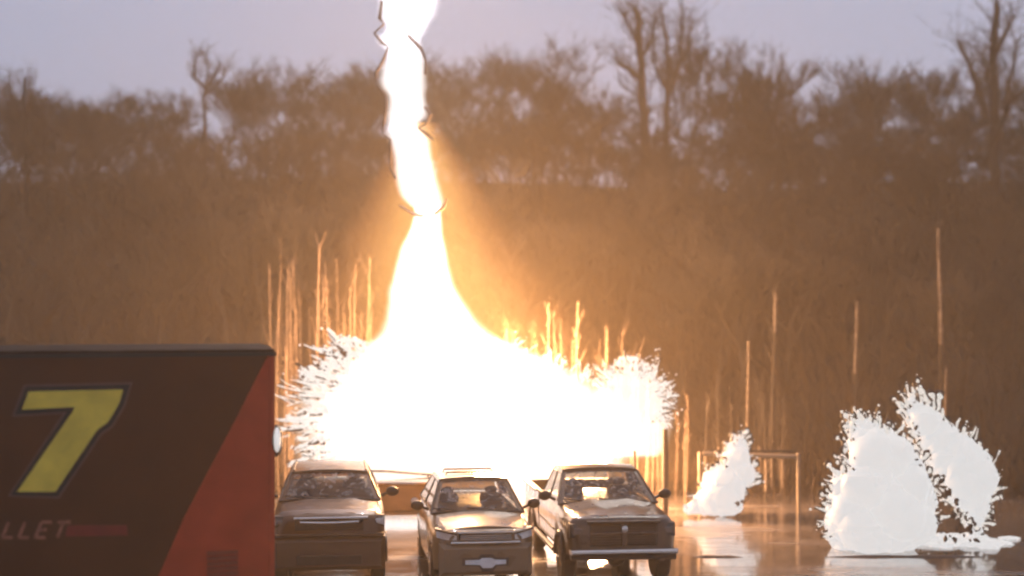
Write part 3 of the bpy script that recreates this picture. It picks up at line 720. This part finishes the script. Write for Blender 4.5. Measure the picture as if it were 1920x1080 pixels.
shaped_tree([(0.10, [(1250,300),(1248,200),(1254,120),(1240,25)]), (0.06, [(1250,190),(1275,110),(1272,18)]), (0.05, [(1252,150),(1290,100),(1300,40)]), (0.05, [(1250,170),(1226,120),(1224,60)])], 59.0,
            'tall slim bare tree close beside the straight dark-trunked tree', 12, bark='bark_grey')
shaped_tree([(0.17, [(1866,320),(1864,240),(1862,150),(1866,60),(1868,6)]), (0.09, [(1852,235),(1838,170),(1818,115),(1798,78)]), (0.10, [(1866,275),(1884,195),(1925,160)]), (0.07, [(1864,110),(1880,65),(1890,35)]), (0.06, [(1855,180),(1848,130),(1842,100)]), (0.06, [(1884,195),(1902,120),(1908,80)])], 56.0,
            'large dark forked bare tree at the right edge of the skyline', 13, ntw=320)
shaped_tree([(0.09, [(384,280),(383,210),(383,158)]), (0.03, [(383,165),(366,140),(372,114),(386,108)]), (0.03, [(383,165),(398,140),(396,116)]), (0.05, [(383,165),(357,140),(358,118)]), (0.05, [(384,170),(404,140),(414,118)]), (0.045, [(386,180),(420,150),(432,128)])], 57.0,
            'small dark tree with looping branches on the left skyline', 14, ntw=120, tl=0.5)
shaped_tree([(0.09, [(48,330),(47,240),(44,185),(50,145)]), (0.05, [(47,220),(62,180),(66,160)]), (0.05, [(46,230),(26,190),(16,158)]), (0.05, [(46,250),(10,215),(2,170)])], 56.0,
            'dark thin bare tree at the far left of the skyline', 16, ntw=130, tl=0.6)
feature(15, 1405, 62, 57, 'lone rounded bare tree standing above the middle right skyline', H=8, spread=0.9, wide=0.7)

# undergrowth on the slope: uncountable brush
br_ = MB(); r2 = random.Random(3)
for i in range(6500):
    y = 36.5 + 27*r2.random()**1.1; x = (r2.random()*2 - 1) * (y*0.42 + 2)
    z = hill_z(x, y); hgt = r2.uniform(0.5, 1.7)
    for q in range(5):
        a = r2.uniform(0, 6.283); sp = r2.uniform(0.15, 1.2); w = r2.uniform(0.012, 0.03)
        p0 = Vector((x + r2.gauss(0, .2), y + r2.gauss(0, .2), z - 0.1)); p1 = p0 + Vector((math.cos(a)*sp, math.sin(a)*sp, hgt*r2.uniform(.5, 1)))
        pm = (p0 + p1)/2 + Vector((r2.gauss(0, .06), r2.gauss(0, .06), 0))
        u = Vector((math.sin(a + 1), math.cos(a + 1), 0))*w
        br_.add([p0 - u, p0 + u, pm + u*0.8, pm - u*0.8, p1], [(0,1,2,3), (3,2,4)])
tag(br_.build('undergrowth', 'brush', smooth=False), 'brown leafless undergrowth covering the wooded slope', 'undergrowth', kind='stuff')

# saplings by the strike, and birch stems with a flash-lit stretch painted pale
def sapling(px, ptop, d, r, label, cat='sapling', group=None, name='sapling', pale=(0, 1), sway=0.06):
    x = gx(px, d); z0 = hill_z(x, d) if d > 36 else 0.0; zt = at(0, ptop, d).z
    t = empty(name, (x, d, z0)); H = zt - z0
    pts = [Vector((sway*H*0.2*math.sin(3*f + px), sway*H*0.2*math.cos(2*f + px), H*f)) for f in [i/8 for i in range(9)]]
    rad = [r*(1 - 0.6*i/8) for i in range(9)]
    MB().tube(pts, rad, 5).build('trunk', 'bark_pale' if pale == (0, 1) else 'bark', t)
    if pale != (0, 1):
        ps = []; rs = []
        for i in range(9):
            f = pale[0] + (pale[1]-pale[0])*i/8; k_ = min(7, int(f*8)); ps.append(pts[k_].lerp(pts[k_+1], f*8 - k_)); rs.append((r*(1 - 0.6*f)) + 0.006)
        MB().tube(ps, rs, 6).build('lit_stretch', 'bark_lit', t)  # flash-lit stretch of the trunk painted as a paler sleeve
    tw_ = MB(); rr = random.Random(px)
    for q in range(7):
        f = rr.uniform(0.35, 1); k_ = min(7, int(f*8)); p = pts[k_].lerp(pts[k_+1], f*8 - k_); a = rr.uniform(0, 6.28); l = 0.10*H*rr.uniform(.5, 1.2)
        tw_.tube([p, p + Vector((math.cos(a)*l*.45, math.sin(a)*l*.45, l))], [r*0.35, r*0.15], 3)
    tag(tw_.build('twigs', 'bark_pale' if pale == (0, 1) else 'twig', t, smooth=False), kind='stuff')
    tag(t, label, cat, group)
r3 = random.Random(21)
for i in range(40):
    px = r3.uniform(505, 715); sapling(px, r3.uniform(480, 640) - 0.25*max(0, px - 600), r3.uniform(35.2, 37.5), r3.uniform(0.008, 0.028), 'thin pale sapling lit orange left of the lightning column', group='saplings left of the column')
for i in range(46):
    px = r3.uniform(930, 1310); base = 560 + 0.5*max(0, px - 1050)
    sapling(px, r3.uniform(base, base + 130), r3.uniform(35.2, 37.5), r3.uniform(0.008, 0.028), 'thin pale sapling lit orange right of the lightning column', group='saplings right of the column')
for i in range(14):
    px = r3.uniform(1310, 1480)
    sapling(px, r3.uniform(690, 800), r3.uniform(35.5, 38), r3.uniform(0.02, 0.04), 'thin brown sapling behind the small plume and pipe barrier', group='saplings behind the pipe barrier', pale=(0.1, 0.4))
sapling(600, 455, 36.5, 0.04, 'tallest pale stem left of the lightning column', group=None, name='birch_stem', cat='birch')
sapling(1084, 565, 36.0, 0.042, 'tallest pale stem right of the lightning column', name='birch_stem', cat='birch')
sapling(1760, 428, 40.0, 0.07, 'longest flash-lit birch stem, high above the right spray plumes', name='birch_stem', cat='birch', pale=(0.52, 1.0))
sapling(1606, 565, 39.0, 0.05, 'flash-lit birch stem above the left large plume', name='birch_stem', cat='birch', pale=(0.60, 1.0))
sapling(1450, 535, 39.0, 0.07, 'short flash-lit birch streak right of the orange glow', name='birch_stem', cat='birch', pale=(0.76, 0.96))
sapling(1400, 640, 37.0, 0.036, 'flash-lit birch stem rising above the small spray plume', name='birch_stem', cat='birch', pale=(0.40, 1.0))
sapling(1775, 690, 37.5, 0.04, 'flash-lit stem just behind the tall right spray plume', name='birch_stem', cat='birch', pale=(0.5, 1.0))

# ------------------------------------------------------------------ spray plumes
def spike(mb, p0, p1, r, rr, n=5):
    p0, p1 = Vector(p0), Vector(p1); L = (p1 - p0).length; pts = []; rad = []
    for i in range(5):
        f = i/4; pts.append(p0.lerp(p1, f) + Vector((rr.gauss(0, .06), rr.gauss(0, .06), rr.gauss(0, .06)))*L*f*0.6); rad.append(r*(1 - f*0.85)*rr.uniform(0.7, 1.25))
    if rr.random() < 0.35: rad[3] = r*0.9; rad[4] = r*0.5          # a bead at the tip
    mb.tube(pts, rad, n)
def inside(p, poly):
    c = False; n = len(poly); j = n - 1
    for i in range(n):
        xi, yi = poly[i]; xj, yj = poly[j]
        if (yi > p[1]) != (yj > p[1]) and p[0] < (xj-xi)*(p[1]-yi)/(yj-yi) + xi: c = not c
        j = i
    return c
def edge_dist(p, poly):
    best = 1e9; n = len(poly)
    for i in range(n):
        a = Vector(poly[i]); b = Vector(poly[(i+1)%n]); ab = b - a; t = max(0, min(1, (Vector(p)-a).dot(ab)/max(1e-9, ab.length_squared)))
        best = min(best, (a + ab*t - Vector(p)).length)
    return best
def plume(outline, d, label, seed, name='spray_plume', cat='spray', group='spray plumes right of the cars', ndrop=60, extra_dark=(), skip=(), dropr=(0.022, 0.06), reach=1.0):
    rr = random.Random(seed)
    P = [((px - 960)*d/F, CH - (py - HZ)*d/F) for px, py in outline]
    cx = sum(p[0] for p in P)/len(P)
    t = empty(name, (cx, d, 0)); tag(t, label, cat, group)
    x0, x1 = min(p[0] for p in P), max(p[0] for p in P); z0, z1 = min(p[1] for p in P), max(p[1] for p in P)
    core = MB(); cnt = 0; tries = 0
    while cnt < 230 and tries < 9000:
        tries += 1
        p = (rr.uniform(x0, x1), rr.uniform(z0, z1))
        if not inside(p, P): continue
        e = edge_dist(p, P)
        if e < 0.04 and rr.random() < 0.7: continue
        r = min(max(e*1.12, 0.05), 0.5); wmax = 0.5*min(x1 - x0, 1.6)
        yy = rr.uniform(-1, 1)*min(e, wmax)*0.9
        core.ico((p[0] - cx, yy, p[1]), r, 2, 1, 1, 1, disp=0.22, seed=cnt); cnt += 1
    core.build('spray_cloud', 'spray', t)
    # droplets thrown off the rim, and dark contour flecks added behind and between them
    wd_, dk = MB(), MB(); n = len(P); per = [(Vector(P[(i+1)%n]) - Vector(P[i])).length for i in range(n)]; tot = sum(per)
    ctr = Vector((cx, z0 + 0.25*(z1-z0)))
    for q in range(ndrop):
        s = rr.uniform(0, tot); i = 0
        while s > per[i]: s -= per[i]; i += 1
        a = Vector(P[i]).lerp(Vector(P[(i+1)%n]), s/per[i])
        if a.y < z0 + 0.25: continue
        out = (a - ctr).normalized(); pos = a; yy = rr.gauss(0, 0.22)
        r = rr.uniform(*dropr); a0 = rr.gauss(0, .45); o2 = Vector((out.x*math.cos(a0) - out.y*math.sin(a0), out.x*math.sin(a0) + out.y*math.cos(a0)))
        L = abs(rr.gauss(0.04, 0.08))*reach + 0.02; tip = Vector((pos.x - cx + o2.x*L, yy + rr.gauss(0, .05), pos.y + o2.y*L)); bs = Vector((a.x - out.x*0.12 - cx, yy, a.y - out.y*0.12))
        spike(wd_, bs, tip, r*1.0, rr)
        if rr.random() < 0.45:
            rb = rr.uniform(0.025, 0.062); wd_.ico(tip, rb, 2, rr.uniform(0.8, 1.6), 1, rr.uniform(0.7, 1.1), Matrix.Rotation(rr.uniform(0, 3), 3, 'Y'), 0.4, q); dk.ico(tip + Vector((o2.x*0.02, 0.07, o2.y*0.02)), rb*rr.uniform(1.45, 1.9), 2, 1, 0.5, 1, None, 0.5, q + 3)
        if rr.random() < 0.8:
            of = Vector((rr.gauss(0, .035), 0.10, rr.gauss(0, .035)))
            spike(dk, bs + of, tip + of + Vector((o2.x, 0, o2.y))*rr.uniform(0, .05), r*rr.uniform(0.9, 1.5), rr)
        if rr.random() < 0.35: wd_.ico(tip + Vector((o2.x, 0, o2.y))*rr.uniform(0.03, 0.16), rr.uniform(0.012, 0.032), 1, disp=0.4, seed=q)
        if rr.random() < 0.5:
            p2 = a + out*rr.uniform(-0.14, 0.03); dk.ico((p2.x - cx, yy - 0.28, p2.y), r*rr.uniform(0.25, 0.6), 1, rr.uniform(1, 2.2), 0.8, 1, Matrix.Rotation(rr.uniform(0, 3), 3, 'Y'), 0.5, q + 7)
    for (px, py, rp) in extra_dark:
        c = at(px, py, d); dk.ico((c.x - cx, -0.62 - rr.random()*0.05, c.z), rp, 1, rr.uniform(0.8, 1.6), 0.7, rr.uniform(0.7, 1.2), Matrix.Rotation(rr.uniform(0, 3), 3, 'Y'), 0.5, rr.random()*50)
    tag(wd_.build('spray_droplets', 'spray_warm', t), kind='stuff'); tag(dk.build('contour_flecks', 'contour', t), kind='stuff')
    return t
r4 = random.Random(5)
plume([(1558,1034),(1552,960),(1562,880),(1590,862),(1590,800),(1604,768),(1622,785),(1660,802),(1696,830),(1722,868),(1742,910),(1752,955),(1735,1000),(1712,1030)], 28.2,
      'broad white spray plume with dark contour flecks, left of the large pair', 31, ndrop=190, extra_dark=[(1670 + r4.gauss(0, 9), 985 + r4.gauss(0, 9), 0.045) for _ in range(8)])
plume([(1690,755),(1722,738),(1748,765),(1775,795),(1805,822),(1835,842),(1852,872),(1856,930),(1845,955),(1838,1012),(1812,1012),(1805,960),(1775,935),(1748,885),(1722,842),(1702,800)], 29.2,
      'leaning white spray plume with dark contour flecks, right of the large pair', 32, ndrop=240, reach=1.5,
      extra_dark=[(1738 + i*4.2 + r4.gauss(0, 6), 885 + i*7 + r4.gauss(0, 7), r4.uniform(0.03, 0.07)) for i in range(20)] + [(1770 + r4.gauss(0, 22), 985 + r4.gauss(0, 14), r4.uniform(0.03, 0.06)) for _ in range(16)])
plume([(1272,962),(1300,935),(1318,915),(1322,888),(1350,872),(1364,835),(1384,815),(1400,826),(1402,862),(1416,885),(1408,905),(1392,912),(1388,945),(1391,964)], 32.8,
      'small white spray plume in front of the pipe barrier', 33, ndrop=70, dropr=(0.02, 0.05), extra_dark=[(1378 + r4.gauss(0, 4), 935 + r4.gauss(0, 10), 0.04) for _ in range(5)])
# foaming pool at the foot of the leaning plume
d = 28.6; b = MB()
for q in range(170):
    u = r4.gauss(0, 0.42); px = 1792 + u*95; py = 1017 + r4.gauss(0, 4.5) + abs(u)*3
    if not 1690 < px < 1900: continue
    dd = CH*F/(py - HZ)
    b.ico((gx(px, dd), dd, 0.01), r4.choice((0.03, 0.05, 0.09, 0.15))*r4.uniform(0.7, 1.3), 2, r4.uniform(1.2, 2.4), 0.9, r4.uniform(0.3, 0.7), None, 0.5, q)
o = b.build('foam_pool', 'spray'); tag(o, 'flat white foam pool at the foot of the leaning plume', 'foam')  # foam brightness comes from the spray's added glow

# ------------------------------------------------------------------ lightning and explosion (glowing gas: emissive volumes, with their lamps)
def curve_node(t, pts, clamp=True):
    n = t.nodes.new('ShaderNodeFloatCurve'); c = n.mapping.curves[0]
    c.points[0].location = pts[0]; c.points[1].location = pts[-1]
    for p in pts[1:-1]: c.points.new(*p)
    n.mapping.update(); return n
def glow_material(name, prof, z0, z1, wmax, yratio, strength, c_in, c_out, edge0, edge1, nscale=0.8, namp=0.12, power=2.0):
    """prof: rows (z, x centre, half width). Emission density falls from the axis to the rim of a body with those sections."""
    m = bpy.data.materials.new(name); m.use_nodes = True; t = m.node_tree; t.nodes.clear()
    out = t.nodes.new('ShaderNodeOutputMaterial'); em = t.nodes.new('ShaderNodeEmission')
    tc = t.nodes.new('ShaderNodeTexCoord'); sp = t.nodes.new('ShaderNodeSeparateXYZ'); t.links.new(tc.outputs['Object'], sp.inputs[0])
    def math_(op, a, b=None, c=None):
        n = t.nodes.new('ShaderNodeMath'); n.operation = op
        for i, v in enumerate((a, b, c)):
            if v is None: continue
            if isinstance(v, (int, float)): n.inputs[i].default_value = v
            else: t.links.new(v, n.inputs[i])
        return n.outputs[0]
    zn = math_('DIVIDE', math_('SUBTRACT', sp.outputs[2], z0), z1 - z0)
    rows = sorted(prof)
    cw = curve_node(t, [((z - z0)/(z1 - z0), w/wmax) for z, x, w in rows]); t.links.new(zn, cw.inputs['Value'])
    cc = curve_node(t, [((z - z0)/(z1 - z0), 0.5 + x/20.0) for z, x, w in rows]); t.links.new(zn, cc.inputs['Value'])
    Wd = math_('MULTIPLY', cw.outputs[0], wmax); Xc = math_('MULTIPLY', math_('SUBTRACT', cc.outputs[0], 0.5), 20.0)
    dx = math_('ABSOLUTE', math_('DIVIDE', math_('SUBTRACT', sp.outputs[0], Xc), Wd))
    Wy = math_('MINIMUM', math_('MULTIPLY', Wd, yratio), 1.6)
    dy = math_('ABSOLUTE', math_('DIVIDE', sp.outputs[1], Wy))
    dist = math_('POWER', math_('ADD', math_('POWER', dx, power), math_('POWER', dy, power)), 1.0/power)
    nz = t.nodes.new('ShaderNodeTexNoise'); nz.inputs['Scale'].default_value = nscale; nz.inputs['Detail'].default_value = 3
    t.links.new(tc.outputs['Object'], nz.inputs['Vector'])
    dist = math_('ADD', dist, math_('MULTIPLY', math_('SUBTRACT', nz.outputs[0], 0.5), namp*2))
    mr = t.nodes.new('ShaderNodeMapRange'); mr.interpolation_type = 'SMOOTHSTEP'
    mr.inputs['From Min'].default_value = edge0; mr.inputs['From Max'].default_value = edge1
    mr.inputs['To Min'].default_value = 1; mr.inputs['To Max'].default_value = 0
    t.links.new(dist, mr.inputs['Value'])
    # keep the brightness through the body steady whatever its thickness
    st = math_('DIVIDE', math_('MULTIPLY', mr.outputs[0], strength), math_('MULTIPLY', Wy, 2.0))
    cr = t.nodes.new('ShaderNodeValToRGB'); t.links.new(mr.outputs[0], cr.inputs['Fac'])
    cr.color_ramp.elements[0].position = 0.0; cr.color_ramp.elements[0].color = (*c_out, 1)
    cr.color_ramp.elements[1].position = 0.8; cr.color_ramp.elements[1].color = (*c_in, 1)
    t.links.new(cr.outputs[0], em.inputs['Color']); t.links.new(st, em.inputs['Strength'])
    t.links.new(em.outputs[0], out.inputs['Volume'])
    return m
def hull(prof, ymul, grow, n=20, jag=0.0, seed=0):
    m = MB(); rows = sorted(prof); rings = []
    for z, x, w in rows:
        wy = min(w*ymul, 1.6)
        rings.append([(x + w*grow*math.cos(2*math.pi*k/n), wy*grow*math.sin(2*math.pi*k/n), z) for k in range(n)])
    m.loft(rings); return m
DS = 34.0; XS = gx(800, DS)
def prof_from(rows, d): return [(CH - (py - HZ)*d/F, ((a + b)/2 - 960)*d/F - XS, (b - a)/2*d/F) for py, a, b in rows]
# fireball: rows of (picture row, left, right)
FB = prof_from([(380,778,826),(420,772,830),(470,750,838),(530,732,850),(580,725,880),(620,715,915),(650,680,975),(690,632,1060),(720,596,1110),(750,572,1150),(790,562,1195),(830,570,1200),(870,590,1160),(910,620,1110),(945,670,1060)], DS)
fb = empty('explosion_fireball', (XS, DS, 0)); tag(fb, 'huge white explosion with orange fringe behind the parked cars', 'explosion')
zs = sorted(p[0] for p in FB)
gm = glow_material('white_hot_gas', FB, zs[0], zs[-1], 4.3, 0.45, 1.45, (0.96, 0.98, 1.0), (1.0, 0.66, 0.32), 0.84, 1.12, 1.3, 0.13, 5.0)
hull(FB, 0.45, 1.38, 28).build('white_hot_gas', gm, fb)
LOBE = prof_from([(668,1165,1195),(685,1145,1218),(710,1128,1238),(750,1112,1252),(800,1105,1258),(835,1118,1250),(855,1145,1232)], DS)
zs4 = sorted(p[0] for p in LOBE)
gm4 = glow_material('white_hot_lobe', LOBE, zs4[0], zs4[-1], 1.2, 0.8, 0.95, (0.96, 0.98, 1.0), (1.0, 0.72, 0.42), 0.80, 1.10, 1.6, 0.16, 4.0)
hull(LOBE, 0.8, 1.3, 20).build('white_hot_lobe', gm4, fb)
# wider thin orange glow round the column, haze light put in as emission
FM = prof_from([(230,752,822),(280,725,860),(340,690,910),(400,655,945),(460,615,985),(520,585,1035),(580,565,1080),(640,550,1120),(700,560,1150),(760,545,1230),(830,550,1290),(900,570,1300)], DS)
zs2 = sorted(p[0] for p in FM)
gm2 = glow_material('glow_mantle', FM, zs2[0], zs2[-1], 5.2, 0.6, 1.6, (1.0, 0.54, 0.17), (1.0, 0.36, 0.10), -0.05, 1.12, 0.7, 0.14, 2.0)
hull(FM, 0.6, 1.26, 24).build('glow_mantle', gm2, fb)
def lamp(name, loc, w, col, r, parent):
    l = bpy.data.lights.new(name, 'POINT'); l.energy = w; l.color = col; l.shadow_soft_size = r
    o = bpy.data.objects.new(name, l); COL.objects.link(o); o.location = loc; o.parent = parent; return o
lamp('fire_light', (1.9, 0, 3.8), FIRE_W*0.58, (1.0, 0.50, 0.20), 0.7, fb)
lamp('fire_light', (0.6, 0, 6.2), FIRE_W*0.13, (1.0, 0.52, 0.22), 0.5, fb)
lamp('fire_light', (3.8, 0, 1.6), FIRE_W*0.24, (1.0, 0.50, 0.22), 0.6, fb)
# flying spray and added dark contours round the fireball's rim
rr = random.Random(77); wm, dk = MB(), MB()
def fling(px, py, ang, L, r, dark=0.75):
    d = DS - 1.2 + rr.uniform(-0.5, 0.5); c = at(px, py, d) - Vector((XS, DS, 0)); o = Vector((math.cos(ang), 0, math.sin(ang)))
    spike(wm, c - o*0.15, c + o*L, r, rr)
    if rr.random() < dark:
        of = Vector((rr.gauss(0, .02), -0.04 if rr.random() < .42 else 0.10, -r*rr.uniform(0.5, 1.3)))
        spike(dk, c + of - o*0.02, c + of + o*L*rr.uniform(0.6, 1.1), r*rr.uniform(0.5, 0.9), rr)
    if rr.random() < 0.3: wm.ico(c + o*(L + rr.uniform(.03, .2)), rr.uniform(0.012, 0.035), 1, disp=0.4, seed=rr.random()*50)
    if rr.random() < 0.2: dk.ico(c + o*L*rr.uniform(.2, 1.2) + Vector((0, -.1, rr.gauss(0, .06))), rr.uniform(0.012, 0.04), 1, rr.uniform(1, 2), 1, 1, Matrix.Rotation(-ang, 3, 'Y'), 0.5, rr.random()*50)
for q in range(230):                         # left flank
    f = rr.random()
    if f < 0.62: py = rr.uniform(700, 885); ex = 575 + abs(py - 790)*0.22 + rr.gauss(0, 20)
    else: py = rr.uniform(638, 715); ex = 662 - (py - 640)*0.95 + rr.gauss(0, 16)
    fling(ex, py, math.pi - (0.05 + (770 - py)*0.0045) + rr.gauss(0, .22), abs(rr.gauss(0.14, 0.18)) + 0.04, rr.choice((0.02, 0.03, 0.045, 0.06, 0.08))*rr.uniform(0.8, 1.2))
for q in range(210):                         # right lobe
    a = rr.uniform(-0.55, 2.6); rad = rr.uniform(60, 78); px = 1180 + math.cos(a)*rad*0.92; py = 760 - math.sin(a)*rad
    fling(px, py, a + rr.gauss(0, .45), abs(rr.gauss(0.12, 0.12)) + 0.03, rr.uniform(0.012, 0.04))
for q in range(40):
    px = rr.uniform(960, 1120); fling(px, 648 + (px - 960)*0.38 + rr.uniform(-8, 8), rr.uniform(0.6, 2.0), abs(rr.gauss(0.1, .15)), rr.uniform(0.012, 0.03), 0.4)
tag(wm.build('flying_spray', 'spray_rim_glow', fb), kind='stuff'); tag(dk.build('contour_spikes', 'contour', fb), kind='stuff')

# lightning channel
LB = prof_from([(-420,690,860),(-250,705,880),(-120,700,850),(-40,712,835),(20,706,822),(60,718,800),(75,704,792),(98,722,797),(130,712,802),(160,710,803),(180,724,800),(215,722,804),(235,724,788),(252,722,806),(290,734,812),(330,738,822),(365,746,832),(392,775,828),(412,792,806)], DS)
lb = empty('lightning_bolt', (XS, DS, 0)); tag(lb, 'thick white lightning bolt coming down above the explosion', 'lightning')
zs3 = sorted(p[0] for p in LB)
gm3 = glow_material('lightning_channel', LB, zs3[0], zs3[-1], 1.4, 1.0, 1.3, (0.97, 0.97, 1.0), (1.0, 0.88, 0.80), 0.72, 1.05, 1.5, 0.05, 4.0)
hull(LB, 1.0, 1.15, 16).build('channel', gm3, lb)
lamp('bolt_light', (0, 0, 9.5), BOLT_W*0.5, (1.0, 0.86, 0.80), 0.3, lb)
lamp('bolt_light', (-0.3, 0, 13.8), BOLT_W*3.6, (1.0, 0.84, 0.86), 0.3, lb)
# dark jagged fringe down both flanks
for pts in ([(716,2),(712,35),(720,45),(702,62),(716,80),(728,88),(718,115),(704,138),(708,160),(722,178),(724,205),(717,250),(732,262),(733,290),(731,315),(742,335)],
            [(765,66),(790,92),(798,112),(797,140)], [(796,200),(808,215),(800,232),(784,240),(800,252),(812,262)], [(748,385),(775,402),(800,406)], [(815,402),(832,388),(838,372)]):
    MB().tube([at(px, py, DS - 0.5) - Vector((XS, DS, 0)) for px, py in pts], [0.034 + 0.014*math.sin(i*2.1) for i in range(len(pts))], 5).build('dark_fringe', 'fringe', lb)

# ------------------------------------------------------------------ haze
hz = MB(); hz.box(-150, 150, -60, 180, -1.2, 19.0)
hm = bpy.data.materials.new('haze'); hm.use_nodes = True; t = hm.node_tree; t.nodes.clear()
pv = t.nodes.new('ShaderNodeVolumePrincipled'); ou = t.nodes.new('ShaderNodeOutputMaterial')
pv.inputs['Color'].default_value = (*HAZE_COLOR, 1); pv.inputs['Density'].default_value = HAZE_DENSITY; pv.inputs['Anisotropy'].default_value = 0.35
t.links.new(pv.outputs[0], ou.inputs['Volume'])
tag(hz.build('haze', hm, smooth=False), 'thin rain haze filling the whole air', 'haze', kind='stuff')
